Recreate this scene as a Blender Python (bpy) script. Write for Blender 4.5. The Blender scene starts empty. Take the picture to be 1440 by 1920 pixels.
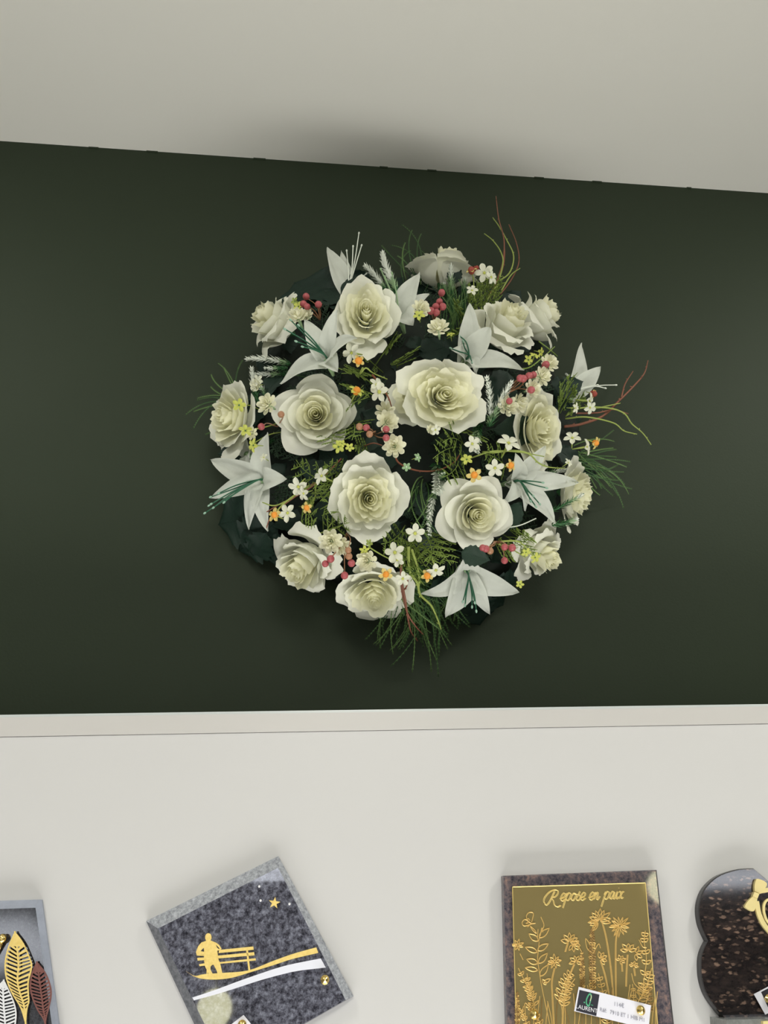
import bpy, bmesh, math, random
import numpy as np
from mathutils import Vector, Matrix
random.seed(7)
S = bpy.context.scene
COL = S.collection

# ------------------------------------------------------------------ camera
F = 1443.0
TH = math.radians(19)
X = Vector((.9932, -.0157, .1156)).normalized()
U = Vector((-.0229, .9453, math.sin(TH))); U = (U - X * X.dot(U)).normalized()
Y = X.cross(U)
if Y.z < 0: Y = -Y
CAM = Vector((0, 0, 1.6))
# rows X,Y,U map (right, up, forward) camera coordinates to the world
def to_world(c): return Vector((X.dot(c), Y.dot(c), U.dot(c)))
r_, u_, f_ = to_world(Vector((1, 0, 0))), to_world(Vector((0, 1, 0))), to_world(Vector((0, 0, 1)))
cd = bpy.data.cameras.new('camera')
cd.sensor_fit = 'VERTICAL'; cd.sensor_height = 24; cd.lens = 24 * F / 1920
cd.clip_start = .01
cam = bpy.data.objects.new('camera', cd); COL.objects.link(cam)
m = Matrix((r_, u_, -f_)).transposed().to_4x4(); m.translation = CAM
cam.matrix_world = m
S.camera = cam

# ------------------------------------------------------------------ world, lights, exposure
w = bpy.data.worlds.new('world'); S.world = w; w.use_nodes = True
w.node_tree.nodes['Background'].inputs[0].default_value = (.75, .8, .85, 1)
w.node_tree.nodes['Background'].inputs[1].default_value = .5
S.view_settings.view_transform = 'Standard'; S.view_settings.look = 'None'
S.view_settings.exposure = 0.0; S.view_settings.gamma = 1; S.view_settings.use_curve_mapping = False

def area(name, loc, target, size, power, col=(1, .95, .86), sy=None):
    l = bpy.data.lights.new(name, 'AREA'); l.energy = power; l.color = col
    l.shape = 'RECTANGLE'; l.size = size; l.size_y = sy or size
    o = bpy.data.objects.new(name, l); COL.objects.link(o)
    o.location = loc
    o.rotation_euler = (Vector(target) - Vector(loc)).to_track_quat('-Z', 'Y').to_euler()
    return o
LP = [9.5, 5, 9, 4, 17, 7]
area('ceiling_downlight', (.20, -.45, 2.53), (.17, .5, 1.3), .45, LP[0], (1, .98, .90))
area('left_downlight', (-.75, .35, 2.55), (-.72, .5, 1.0), .14, LP[1], (1, .98, .90))
area('right_downlight', (1.25, .35, 2.55), (1.22, .5, 1.0), .14, LP[2], (1, .98, .90))
area('room_light', (.5, -1.7, 2.5), (.4, -1.6, 0), 1.2, LP[3], (1, .98, .93))
area('low_bounce_fill', (.15, .34, .45), (.15, .72, 1.7), 1.5, LP[4], (1, .985, .95), .3)  # added unseen fill, stands in for bounce off the bright lower display
area('ceiling_fill', (.2, -1.8, .9), (.2, -.6, 2.57), 1.6, LP[5], (1, .98, .91))  # added fill aimed upward to brighten the ceiling, not a fixture of the shop

# ------------------------------------------------------------------ materials
def mat(name, col, rough=.6, metal=0, spec=.5, trans=0, emit=0, noise=None, bump=None, coat=0):
    """noise=(scale, other colour, contrast) blotches the base colour; bump=(scale, distance)"""
    M = bpy.data.materials.new(name); M.use_nodes = True
    nt = M.node_tree; b = nt.nodes['Principled BSDF']
    b.inputs['Base Color'].default_value = (*col, 1)
    b.inputs['Roughness'].default_value = rough; b.inputs['Metallic'].default_value = metal
    b.inputs['Specular IOR Level'].default_value = spec
    b.inputs['Coat Weight'].default_value = coat
    tc = nt.nodes.new('ShaderNodeTexCoord')
    out = nt.nodes['Material Output']; src = None
    if noise:
        n = nt.nodes.new('ShaderNodeTexNoise'); n.inputs['Scale'].default_value = noise[0]
        n.inputs['Detail'].default_value = 5; n.inputs['Roughness'].default_value = .65
        nt.links.new(tc.outputs['Object'], n.inputs['Vector'])
        rp = nt.nodes.new('ShaderNodeValToRGB')
        rp.color_ramp.elements[0].position = .5 - noise[2]; rp.color_ramp.elements[0].color = (*noise[1], 1)
        rp.color_ramp.elements[1].position = .5 + noise[2]; rp.color_ramp.elements[1].color = (*col, 1)
        nt.links.new(n.outputs['Fac'], rp.inputs[0]); src = rp.outputs[0]
        nt.links.new(src, b.inputs['Base Color'])
    if bump:
        n2 = nt.nodes.new('ShaderNodeTexNoise'); n2.inputs['Scale'].default_value = bump[0]; n2.inputs['Detail'].default_value = 4
        nt.links.new(tc.outputs['Object'], n2.inputs['Vector'])
        bm_ = nt.nodes.new('ShaderNodeBump'); bm_.inputs['Distance'].default_value = bump[1]; bm_.inputs['Strength'].default_value = .6
        nt.links.new(n2.outputs['Fac'], bm_.inputs['Height']); nt.links.new(bm_.outputs[0], b.inputs['Normal'])
    if trans:
        t = nt.nodes.new('ShaderNodeBsdfTranslucent'); t.inputs[0].default_value = (*col, 1)
        if src: nt.links.new(src, t.inputs[0])
        mx = nt.nodes.new('ShaderNodeMixShader'); mx.inputs[0].default_value = trans
        nt.links.new(b.outputs[0], mx.inputs[1]); nt.links.new(t.outputs[0], mx.inputs[2])
        nt.links.new(mx.outputs[0], out.inputs[0])
    if emit:
        b.inputs['Emission Color'].default_value = (*col, 1); b.inputs['Emission Strength'].default_value = emit
    return M

def granite(name, cols, scale, rough=.06, stretch=(1, 1, 1), flake=None):
    """speckled polished stone: noise ramp over several tones, optional voronoi flakes"""
    M = bpy.data.materials.new(name); M.use_nodes = True
    nt = M.node_tree; b = nt.nodes['Principled BSDF']
    b.inputs['Roughness'].default_value = rough; b.inputs['Specular IOR Level'].default_value = .5
    tc = nt.nodes.new('ShaderNodeTexCoord'); mp = nt.nodes.new('ShaderNodeMapping')
    mp.inputs['Scale'].default_value = stretch
    nt.links.new(tc.outputs['Object'], mp.inputs[0])
    n = nt.nodes.new('ShaderNodeTexNoise'); n.inputs['Scale'].default_value = scale
    n.inputs['Detail'].default_value = 8; n.inputs['Roughness'].default_value = .75
    nt.links.new(mp.outputs[0], n.inputs['Vector'])
    rp = nt.nodes.new('ShaderNodeValToRGB'); e = rp.color_ramp.elements
    e[0].position = .36; e[0].color = (*cols[0], 1); e[1].position = .66; e[1].color = (*cols[-1], 1)
    for i, c in enumerate(cols[1:-1]):
        q = e.new(.36 + .3 * (i + 1) / (len(cols) - 1)); q.color = (*c, 1)
    nt.links.new(n.outputs['Fac'], rp.inputs[0]); src = rp.outputs[0]
    if flake:
        v = nt.nodes.new('ShaderNodeTexVoronoi'); v.inputs['Scale'].default_value = flake[0]
        nd = nt.nodes.new('ShaderNodeTexNoise'); nd.inputs['Scale'].default_value = 120; nt.links.new(mp.outputs[0], nd.inputs['Vector'])
        vm = nt.nodes.new('ShaderNodeVectorMath'); vm.operation = 'SCALE'; vm.inputs['Scale'].default_value = .012; nt.links.new(nd.outputs['Color'], vm.inputs[0])
        va = nt.nodes.new('ShaderNodeVectorMath'); va.operation = 'ADD'; nt.links.new(mp.outputs[0], va.inputs[0]); nt.links.new(vm.outputs[0], va.inputs[1])
        nt.links.new(va.outputs[0], v.inputs['Vector'])
        r2 = nt.nodes.new('ShaderNodeValToRGB')
        r2.color_ramp.elements[0].position = flake[2] - .12; r2.color_ramp.elements[0].color = (1, 1, 1, 1)
        r2.color_ramp.elements[1].position = flake[2] + .05; r2.color_ramp.elements[1].color = (0, 0, 0, 1)
        nt.links.new(v.outputs['Distance'], r2.inputs[0])
        # only some of the cells carry a flake
        sp = nt.nodes.new('ShaderNodeSeparateColor'); nt.links.new(v.outputs['Color'], sp.inputs[0])
        mu = nt.nodes.new('ShaderNodeMath'); mu.operation = 'MULTIPLY'
        nt.links.new(r2.outputs[0], mu.inputs[0]); nt.links.new(sp.outputs[0], mu.inputs[1])
        mx = nt.nodes.new('ShaderNodeMix'); mx.data_type = 'RGBA'
        nt.links.new(mu.outputs[0], mx.inputs['Factor']); nt.links.new(src, mx.inputs['A'])
        mx.inputs['B'].default_value = (*flake[1], 1); src = mx.outputs['Result']
    nt.links.new(src, b.inputs['Base Color'])
    return M

M = {}
M['green_wall'] = mat('green_wall_paint', (.0245, .0350, .0195), .6, spec=.18, noise=(3, (.023, .0333, .0182), .3), bump=(350, .0003))
M['white_wall'] = mat('white_wall_paint', (.78, .77, .73), .7)
M['ceiling'] = mat('ceiling_paint', (.85, .84, .77), .8, bump=(250, .0002))
M['panel'] = mat('white_display_laminate', (.615, .61, .605), .4, spec=.3)
M['trim'] = mat('trim_laminate', (.565, .55, .53), .4)
M['trim_edge'] = mat('trim_pale_edge', (.62, .66, .66), .3)
M['floor'] = mat('floor_tile', (.32, .31, .29), .4)
M['petal'] = mat('cream_silk_petal', (.90, .90, .79), .75, spec=.2, trans=.24, noise=(60, (.86, .87, .73), .25), bump=(900, .0003))
M['petal_in'] = mat('inner_cream_petal', (.93, .92, .73), .75, spec=.2, trans=.34, noise=(60, (.89, .885, .66), .25), bump=(900, .0003))
M['lily'] = mat('white_silk_lily', (.74, .77, .69), .7, spec=.2, trans=.22, noise=(80, (.67, .70, .62), .25), bump=(500, .0004))
M['mini'] = mat('small_rose_petal', (.90, .89, .70), .75, spec=.2, trans=.2)
M['blossom'] = mat('white_blossom', (.80, .81, .66), .7, spec=.2, trans=.2)
M['yellow'] = mat('yellow_green_blossom', (.62, .66, .14), .7, trans=.2)
M['cream_yellow'] = mat('pale_yellow_petal', (.74, .62, .22), .7, trans=.2)
M['orange'] = mat('orange_centre', (.80, .30, .03), .6)
M['redbrown'] = mat('red_brown_centre', (.30, .05, .03), .6)
M['berry'] = mat('pink_berry', (.40, .06, .085), .45, noise=(120, (.42, .13, .11), .2))
M['berry_b'] = mat('peach_berry', (.38, .19, .10), .4)
M['lime'] = mat('lime_twig', (.30, .37, .08), .6)
M['brown'] = mat('brown_twig', (.24, .075, .035), .6)
M['rust'] = mat('rust_twig', (.22, .08, .045), .6)
M['stamen'] = mat('green_stamen', (.02, .12, .06), .4)
M['stamen_tip'] = mat('pale_stamen_tip', (.30, .48, .36), .5)
M['white_tip'] = mat('white_bract', (.80, .84, .74), .7)
M['mid_tip'] = mat('pale_green_bract', (.28, .42, .22), .7)
M['green'] = mat('green_bract', (.035, .13, .04), .6)
M['leaf'] = mat('dark_green_leaf', (.010, .030, .018), .6, spec=.3, noise=(40, (.004, .014, .009), .2))
M['leaf_b'] = mat('grey_green_leaf', (.020, .045, .026), .6, spec=.3, noise=(40, (.010, .026, .016), .2))
M['cedar'] = mat('cedar_green', (.20, .29, .05), .6)
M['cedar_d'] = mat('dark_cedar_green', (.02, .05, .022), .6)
M['grass'] = mat('grass_green', (.045, .12, .03), .55)
M['grass_l'] = mat('light_grass_green', (.14, .25, .07), .55)
M['foam'] = mat('dark_foam', (.008, .014, .009), .95, bump=(60, .004))
M['gold'] = mat('gold_leaf', (.95, .74, .27), .45, metal=.35, noise=(260, (.80, .58, .16), .25), bump=(500, .0004))
M['gold_flat'] = mat('pale_gold_lacquer', (.90, .76, .36), .4, metal=.25)
M['brass'] = mat('brass', (.80, .60, .22), .22, metal=1)
M['plate'] = mat('polished_gold_plate', (.36, .285, .12), .035, metal=.5)
M['engrave'] = mat('engraved_line', (.66, .44, .14), .4, metal=.35)
M['engrave_d'] = mat('engraved_deep_line', (.28, .17, .05), .4, metal=.35)
M['engrave_l'] = mat('engraved_bright_line', (.78, .60, .22), .35, metal=.35)
M['white_film'] = mat('white_film', (.80, .81, .90), .6)
M['crystal'] = mat('crystal', (.92, .92, .95), .1, spec=1, coat=1)
M['paper'] = mat('white_card', (.80, .80, .88), .6)
M['ink'] = mat('grey_print', (.33, .33, .40), .8)
M['logo_bg'] = mat('dark_logo_print', (.018, .018, .03), .6)
M['logo_green'] = mat('green_logo_print', (.10, .45, .25), .6)
M['logo_yellow'] = mat('yellow_logo_print', (.70, .75, .45), .6)
M['logo_white'] = mat('white_logo_print', (.8, .8, .85), .6)
M['bronze_leaf'] = mat('red_bronze', (.27, .11, .09), .4, metal=.5, noise=(300, (.18, .07, .06), .25))
M['silver_leaf'] = mat('silver_white', (.80, .80, .82), .4, metal=.2)
M['gr_blue'] = granite('blue_grey_granite', [(.012, .012, .018), (.06, .06, .08), (.14, .145, .185), (.25, .26, .32)], 210, .03)
M['gr_blue_rough'] = granite('rough_sawn_granite', [(.20, .21, .24), (.36, .38, .42), (.55, .57, .62)], 300, .7, (1, 1, 1))
M['gr_blue_shaded'] = granite('shaded_rough_granite', [(.07, .075, .085), (.13, .135, .15), (.2, .2, .22)], 260, .6)  # darker copy of the rough stone, shade of the left chamfer painted in
M['gr_brown'] = granite('brown_grey_granite', [(.03, .03, .045), (.09, .08, .095), (.17, .13, .13), (.30, .19, .16)], 170, .04)
M['gr_dark'] = granite('dark_flecked_granite', [(.008, .007, .008), (.02, .015, .015), (.04, .028, .025)], 70, .06, (1, 2.2, 2.2), (105, (.24, .16, .12), .35))
M['gr_black'] = granite('black_granite', [(.006, .006, .009), (.02, .02, .025), (.06, .065, .07)], 330, .08)
M['gr_edge'] = granite('pale_bluish_stone_edge', [(.28, .31, .38), (.36, .39, .48)], 40, .5)
M['dark_edge'] = mat('dark_polished_edge', (.02, .018, .02), .15)
M['grey_base'] = granite('grey_stone_base', [(.16, .17, .16), (.26, .27, .26)], 150, .2)
M['lamp'] = mat('lamp_glow', (1, .98, .62), .5, emit=12)
M['led'] = mat('led_panel', (.88, .92, 1), .5, emit=9)
M['metal'] = mat('white_metal', (.7, .7, .7), .4)

# ------------------------------------------------------------------ building helpers
ORG = {}
def tag(o, label=None, cat=None, group=None, kind=None):
    if label: o['label'] = label
    if cat: o['category'] = cat
    if group: o['group'] = group
    if kind: o['kind'] = kind
    return o
def empty(name, loc, label, cat, group=None):
    o = bpy.data.objects.new(name, None); COL.objects.link(o); o.location = loc; o.empty_display_size = .02
    ORG[o] = Vector(loc); return tag(o, label, cat, group)
def mk(name, verts, faces, mats, parent=None, origin=None, idx=None, smooth=True, label=None, kind=None):
    """one mesh object from world-space vertices"""
    if origin is None:
        origin = Vector(np.mean(np.array([tuple(v) for v in verts]), axis=0)) if len(verts) else Vector()
    origin = Vector(origin)
    wr = globals().get('wreath')
    if wr and parent and (parent == wr or parent.parent == wr):
        verts = [(v[0], min(v[1], WY - .003), v[2]) for v in verts]   # nothing of the wreath reaches into the wall
    me = bpy.data.meshes.new(name)
    me.from_pydata([(v[0] - origin.x, v[1] - origin.y, v[2] - origin.z) for v in verts], [], faces)
    if not isinstance(mats, (list, tuple)): mats = [mats]
    for q in mats: me.materials.append(q)
    if idx: me.polygons.foreach_set('material_index', idx)
    me.polygons.foreach_set('use_smooth', [smooth] * len(me.polygons))
    me.update()
    o = bpy.data.objects.new(name, me); COL.objects.link(o)
    ORG[o] = origin
    if parent: o.parent = parent; o.location = origin - ORG[parent]
    else: o.location = origin
    if label: o['label'] = label
    if kind: o['kind'] = kind
    return o
def inst(name, me, mw, parent, label=None):
    """a mesh placed by a world matrix under an unrotated parent"""
    o = bpy.data.objects.new(name, me); COL.objects.link(o); o.parent = parent
    q = mw.copy(); q.translation = mw.translation - ORG[parent]
    o.matrix_local = q; ORG[o] = mw.translation.copy()
    if label: o['label'] = label
    return o

class MB:
    def __init__(s): s.v = []; s.f = []; s.i = []
    def grid(s, pts, mi=0):
        b = len(s.v); nr = len(pts); nc = len(pts[0])
        for r in pts: s.v.extend(r)
        for j in range(nr - 1):
            for i in range(nc - 1):
                a = b + j * nc + i
                s.f.append((a, a + 1, a + nc + 1, a + nc)); s.i.append(mi)
    def tube(s, pts, r0, r1=None, n=5, mi=0):
        if r1 is None: r1 = r0
        b = len(s.v); L = len(pts)
        up = Vector((.3, -.9, .2)).normalized()
        for k, p in enumerate(pts):
            d = (pts[min(k + 1, L - 1)] - pts[max(k - 1, 0)])
            if d.length < 1e-9: d = Vector((0, 0, 1))
            d.normalize(); a = d.cross(up)
            if a.length < 1e-4: a = d.cross(Vector((1, 0, 0)))
            a.normalize(); c = d.cross(a)
            r = r0 + (r1 - r0) * k / max(1, L - 1)
            for q in range(n):
                t = 2 * math.pi * q / n
                s.v.append(p + a * (r * math.cos(t)) + c * (r * math.sin(t)))
        for k in range(L - 1):
            for q in range(n):
                q2 = (q + 1) % n
                s.f.append((b + k * n + q, b + k * n + q2, b + (k + 1) * n + q2, b + (k + 1) * n + q)); s.i.append(mi)
        s.f.append(tuple(b + q for q in range(n - 1, -1, -1))); s.i.append(mi)
        s.f.append(tuple(b + (L - 1) * n + q for q in range(n))); s.i.append(mi)
    def ball(s, c, r, nu=10, nv=7, mi=0, axis=None, stretch=1):
        ax = (axis or Vector((0, 0, 1))).normalized()
        e1 = ax.orthogonal().normalized(); e2 = ax.cross(e1)
        g = []
        for j in range(nv + 1):
            t = math.pi * j / nv
            g.append([c + ax * (r * stretch * math.cos(t)) + (e1 * math.cos(2 * math.pi * i / nu) + e2 * math.sin(2 * math.pi * i / nu)) * (r * max(1e-3, math.sin(t))) for i in range(nu + 1)])
        s.grid(g, mi)
    def box(s, lo, hi, mi=0):
        b = len(s.v)
        for z in (lo[2], hi[2]):
            for y in (lo[1], hi[1]):
                for x in (lo[0], hi[0]): s.v.append(Vector((x, y, z)))
        for f in ((0, 1, 3, 2), (4, 6, 7, 5), (0, 4, 5, 1), (2, 3, 7, 6), (0, 2, 6, 4), (1, 5, 7, 3)):
            s.f.append(tuple(b + q for q in f)); s.i.append(mi)
    def prism(s, top, bot, mi=0, mside=None):
        """closed solid between two matching outlines"""
        b = len(s.v); n = len(top); mside = mi if mside is None else mside
        s.v.extend(top); s.v.extend(bot)
        s.f.append(tuple(range(b, b + n))); s.i.append(mi)
        s.f.append(tuple(range(b + 2 * n - 1, b + n - 1, -1))); s.i.append(mside)
        for k in range(n):
            k2 = (k + 1) % n
            s.f.append((b + k, b + n + k, b + n + k2, b + k2)); s.i.append(mside)
    def build(s, name, mats, parent=None, origin=None, smooth=True, label=None, kind=None):
        return mk(name, s.v, s.f, mats, parent, origin, s.i, smooth, label, kind)

def smoothline(pts, n=6):
    """Catmull-Rom through the points"""
    if len(pts) < 3:
        return [pts[0].lerp(pts[1], k / n) for k in range(n + 1)]
    P = [pts[0] * 2 - pts[1]] + list(pts) + [pts[-1] * 2 - pts[-2]]
    out = []
    for i in range(1, len(P) - 2):
        a, b, c, d = P[i - 1:i + 3]
        for k in range(n):
            t = k / n
            out.append(.5 * ((2 * b) + (c - a) * t + (2 * a - 5 * b + 4 * c - d) * t * t + (3 * b - a - 3 * c + d) * t ** 3))
    out.append(pts[-1].copy()); return out

WY = 1.03                                   # distance of the green wall
def ray(px, py): return to_world(Vector(((px - 720) / F, (960 - py) / F, 1)))
DEEP = 1.4                                  # the wreath's depth in units of the heights given below
def at(px, py, h=0.0):                      # a point in front of the green wall
    h = h * DEEP
    r = ray(px, py); return CAM + r * ((WY - h - CAM.y) / r.y)
def mpp(p): return (p - CAM).dot(f_) / F    # metres per photo pixel at p

# ------------------------------------------------------------------ the room
CZ = 2.574
def struct(name, lo, hi, m):
    b = MB(); b.box(lo, hi); o = b.build(name, m, smooth=False); o['kind'] = 'structure'; return o
struct('wall_back', (-4, WY, 0), (5, WY + .1, CZ + .1), M['green_wall'])
struct('wall_left', (-4.1, -6.6, 0), (-4, WY, CZ), M['white_wall'])
struct('wall_right', (5, -6.6, 0), (5.1, WY, CZ), M['white_wall'])
struct('wall_front', (-4, -6.6, 0), (5, -6.5, CZ), M['white_wall'])
struct('ceiling', (-4.1, -6.6, CZ), (5.1, WY, CZ + .1), M['ceiling'])
struct('floor', (-4.1, -6.6, -.1), (5.1, WY + .1, 0), M['floor'])
# ragged paint line where the green wall meets the ceiling
b = MB(); rnd = random.Random(3)
for k in range(9):
    x = -.5 + k * .15 + rnd.uniform(-.05, .05); l = rnd.uniform(.008, .02)
    b.box((x, WY - .001 - rnd.uniform(0, .0008), CZ - .003), (x + l, WY + .001, CZ + .0005))
o = b.build('trim_1', M['green_wall'], smooth=False); o['kind'] = 'structure'

# ------------------------------------------------------------------ leaning display board
LA = math.radians(10)
rq = ray(720, 1370)
PQ = CAM + rq * ((WY - .12) / rq.y)
PN = Vector((0, -math.cos(LA), math.sin(LA))); PU = Vector((0, math.sin(LA), math.cos(LA))); PX = Vector((1, 0, 0))
def pl(px, py, h=0.0):                      # a point h in front of the display board
    r = ray(px, py); return CAM + r * (((PQ - CAM).dot(PN) + h) / r.dot(PN))
def lift(p, h): return p + PN * h
board = empty('display_board', PQ - PU * .5, 'white leaning display board under the dark green wall, carrying the plaques', 'board')
b = MB()
def slab(b, x0, x1, s0, s1, t0, t1, mi=0):
    pts = [PQ + PX * (x - PQ.x) + PU * s for x, s in ((x0, s0), (x1, s0), (x1, s1), (x0, s1))]
    b.prism([p + PN * t1 for p in pts], [p + PN * t0 for p in pts], mi)
slab(b, -2.6, 3.2, -1.25, 0, -.022, 0)
b.build('board_face', M['panel'], board, smooth=False)
b = MB(); slab(b, -2.6, 3.2, .0005, .0212, -.022, .0012)
b.build('top_rail', M['trim'], board, smooth=False)
b = MB(); slab(b, -2.6, 3.2, .0212, .0242, -.022, .0006)
b.build('rail_edge', M['trim_edge'], board, smooth=False, label='thin pale grey edge along the top rail')
b = MB(); slab(b, -2.6, 3.2, -1.28, -1.25, -.022, .12)
b.build('ledge', M['trim'], board, smooth=False)
b = MB(); b.box((-2.6, .50, 0), (3.2, WY - .022, .36))
o = b.build('display_cabinet', M['white_wall'], smooth=False)
tag(o, 'low white cabinet against the wall beneath the display board', 'cabinet')

# ------------------------------------------------------------------ lamps behind the camera (their reflections show in the polished plaques)
def refl(px, py, t):
    q = pl(px, py, .01); r = (q - CAM).normalized(); r = r - PN * (2 * r.dot(PN)); return q + r * t
LAMPS = [(refl(1244, 1664, 2.6), 'right-hand', .062), (refl(402, 1892, 3.0), 'left-hand', .072)]
for c, nm, lr in LAMPS:
    e = empty('pendant_lamp', (c.x, c.y, CZ), 'frosted globe pendant lamp on a thin cord, %s one of the pair behind the viewer' % nm, 'lamp', 'pendant lamps in the shop')
    b = MB(); b.ball(c, lr, 20, 12); b.build('globe', M['lamp'], e, c)
    b = MB(); b.tube([c + Vector((0, 0, lr - .002)), Vector((c.x, c.y, CZ - .01))], .003); b.build('cord', M['metal'], e)
    b = MB(); b.tube([Vector((c.x, c.y, CZ - .02)), Vector((c.x, c.y, CZ))], .045, .05, 16); b.build('ceiling_rose', M['metal'], e)
for x0, x1, y0, y1, nm in ((-.75, .2, -3.5, -2.9, 'nearest the display board'), (2.75, 3.7, -4.2, -3.6, 'at the right of the shop'), (-2.7, -1.72, -6.0, -4.15, 'at the back left of the shop')):
    e = empty('ceiling_light', ((x0 + x1) / 2, (y0 + y1) / 2, CZ), 'flat square led ceiling light panel ' + nm, 'ceiling light', 'led panels in the ceiling')
    b = MB(); b.box((x0, y0, CZ - .012), (x1, y1, CZ - .004)); b.build('diffuser', M['led'], e, smooth=False)
    b = MB()
    for lo, hi in (((x0 - .03, y0 - .03), (x1 + .03, y0)), ((x0 - .03, y1), (x1 + .03, y1 + .03)), ((x0 - .03, y0), (x0, y1)), ((x1, y0), (x1 + .03, y1))):
        b.box((*lo, CZ - .015), (*hi, CZ))
    b.build('frame', M['metal'], e, smooth=False)

# ================================================================== the wreath
WC = at(775, 815, 0)
wreath = empty('flower_wreath', WC, 'large round wreath of cream roses, white lilies and greenery hung on the dark green wall', 'wreath')
def dome(px, py):
    rr = math.hypot(px - 775, (py - 815)) / 420
    return .02 + .115 * math.sqrt(max(0, 1 - rr * rr))
def dome_n(px, py):
    return Vector(((px - 775) / 420 * .8, -1, -(py - 815) / 420 * .8 - .15)).normalized()
def P(px, py, dh=0): return at(px, py, max(.006, dome(px, py) + dh))

# foam base
g = []
for j in range(13):
    a = math.pi / 2 * j / 12; row = []
    for i in range(41):
        t = 2 * math.pi * i / 40
        R = .245 * math.cos(a) * (1 + .03 * math.sin(5 * t + j)) + .001
        row.append(WC + Vector((R * math.cos(t), -(.006 + .10 * math.sin(a)), R * math.sin(t) - .005)))
    g.append(row)
b = MB(); b.grid(g)
c0 = WC + Vector((0, 0, -.005))
b.v.append(c0); nb = len(b.v) - 1
for i in range(40): b.f.append((i + 1, i, nb)); b.i.append(0)
b.build('foam_base', M['foam'], wreath)

# ---- leaves
def leaf_mesh(name, kind, m, seed):
    rg = random.Random(seed); nu, nv = 9, 13 if kind == 'rose' else 31; b = MB(); g = []
    for j in range(nv):
        v = j / (nv - 1)
        if kind == 'rose': wd = .36 * math.sin(math.pi * v ** .8) ** .8 + .004; wd *= 1 + (.09 if j % 2 else -.06)
        else: wd = .50 * (math.sin(math.pi * min(1, v * .97 + .03)) ** .55) * (1 + .10 * math.sin(v * 19) + .09 * math.sin(v * 47 + 1)) + .004
        row = []
        for i in range(nu):
            u = -1 + 2 * i / (nu - 1)
            z = .10 * abs(u) * wd * 2 - .18 * v * v + .03 * math.sin(v * 14 + abs(u) * 4) * abs(u)
            y = v - (.06 * abs(u) if kind == 'rose' else .16 * abs(u) * (v - .35))
            row.append(Vector((u * wd, y, z)))
        g.append(row)
    b.grid(g)
    b.tube([Vector((0, -.25, -.02)), Vector((0, 0, .0)), Vector((0, .5, -.04)), Vector((0, .98, -.17))], .018, .006, 4)
    me = bpy.data.meshes.new(name); me.from_pydata(b.v, [], b.f); me.materials.append(m)
    me.polygons.foreach_set('use_smooth', [True] * len(me.polygons)); me.update(); return me
LM = [leaf_mesh('rose_leaf_mesh', 'rose', M['leaf'], 1), leaf_mesh('lobed_leaf_mesh', 'lobed', M['leaf'], 2), leaf_mesh('grey_leaf_mesh', 'rose', M['leaf_b'], 3)]
def leaf(p, d, n, size, k):
    d = d.normalized(); n = (n - d * n.dot(d)).normalized(); x = d.cross(n)
    mw = Matrix((x, d, n)).transposed().to_4x4() @ Matrix.Scale(size, 4)
    mw.translation = p
    over = max((mw @ q.co).y for q in LM[k].vertices) - (WY - .003)
    if over > 0: mw.translation = p - Vector((0, over, 0))
    return inst('leaf', LM[k], mw, wreath)
def leafpx(a, bpx, ha, hb, k, n=None, size=1.0):
    A, B = at(*a, ha), at(*bpx, hb)
    return leaf(A, B - A, n or dome_n(*bpx), (B - A).length * size, k)
rg = random.Random(11)
for k in range(125):
    a = rg.uniform(0, 2 * math.pi); q = math.sqrt(rg.uniform(0.0, 1)) * 290
    px, py = 775 + q * math.cos(a), 815 + q * math.sin(a)
    h = max(.012, dome(px, py) * (rg.uniform(.45, .68) if q < 190 else rg.uniform(.25, .42)) - .008)
    n = (dome_n(px, py) + Vector((rg.uniform(-.6, .6), 0, rg.uniform(-.6, .6)))).normalized()
    an = a + rg.uniform(-1.3, 1.3)
    d = Vector((math.cos(an), -rg.uniform(-.1, .5), -math.sin(an)))
    leaf(at(px, py, h), d, n, rg.uniform(.035, .06), rg.choice((0, 0, 1, 2)) if q < 260 else 0)
# the leaves that show by themselves
for a, c, ha, hb, k, s in (((620, 575), (548, 515), .05, .03, 1, 1.05), ((640, 570), (600, 508), .06, .04, 1, 1.0), ((640, 585), (655, 520), .06, .05, 1, .9),
        ((500, 965), (400, 985), .03, .012, 1, 1.0), ((520, 985), (440, 1035), .03, .012, 1, 1.0), ((500, 1000), (470, 1060), .03, .012, 1, .9), ((520, 1000), (515, 1075), .03, .014, 1, .9),
        ((880, 1110), (905, 1178), .03, .012, 1, 1.0), ((900, 1100), (950, 1140), .03, .015, 1, 1.0), ((930, 1090), (985, 1095), .03, .02, 1, .8),
        ((868, 1036), (920, 1052), .11, .115, 2, 1.0), ((1048, 735), (1098, 712), .06, .065, 0, 1.0), ((1045, 745), (1052, 700), .05, .05, 0, 1.0),
        ((848, 530), (860, 492), .06, .07, 0, 1.0), ((946, 985), (982, 945), .09, .095, 2, 1.1), ((1040, 930), (1010, 950), .06, .08, 2, 1.0),
        ((1080, 870), (1045, 835), .05, .06, 0, 1.1), ((950, 700), (925, 770), .09, .09, 0, 1.0), ((790, 665), (855, 640), .08, .08, 0, 1.0), ((800, 650), (765, 640), .07, .09, 0, 1.0),
        ((490, 765), (465, 800), .04, .05, 0, 1.0), ((520, 705), (495, 740), .05, .06, 0, 1.0), ((560, 700), (640, 712), .06, .06, 0, .8), ((745, 860), (690, 850), .08, .09, 0, 1.0),
        ((960, 650), (1005, 655), .06, .06, 0, .8), ((500, 905), (540, 860), .05, .06, 0, .9), ((1000, 810), (920, 800), .08, .09, 2, .9)):
    leafpx(a, c, ha, hb, k, size=s)

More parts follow.
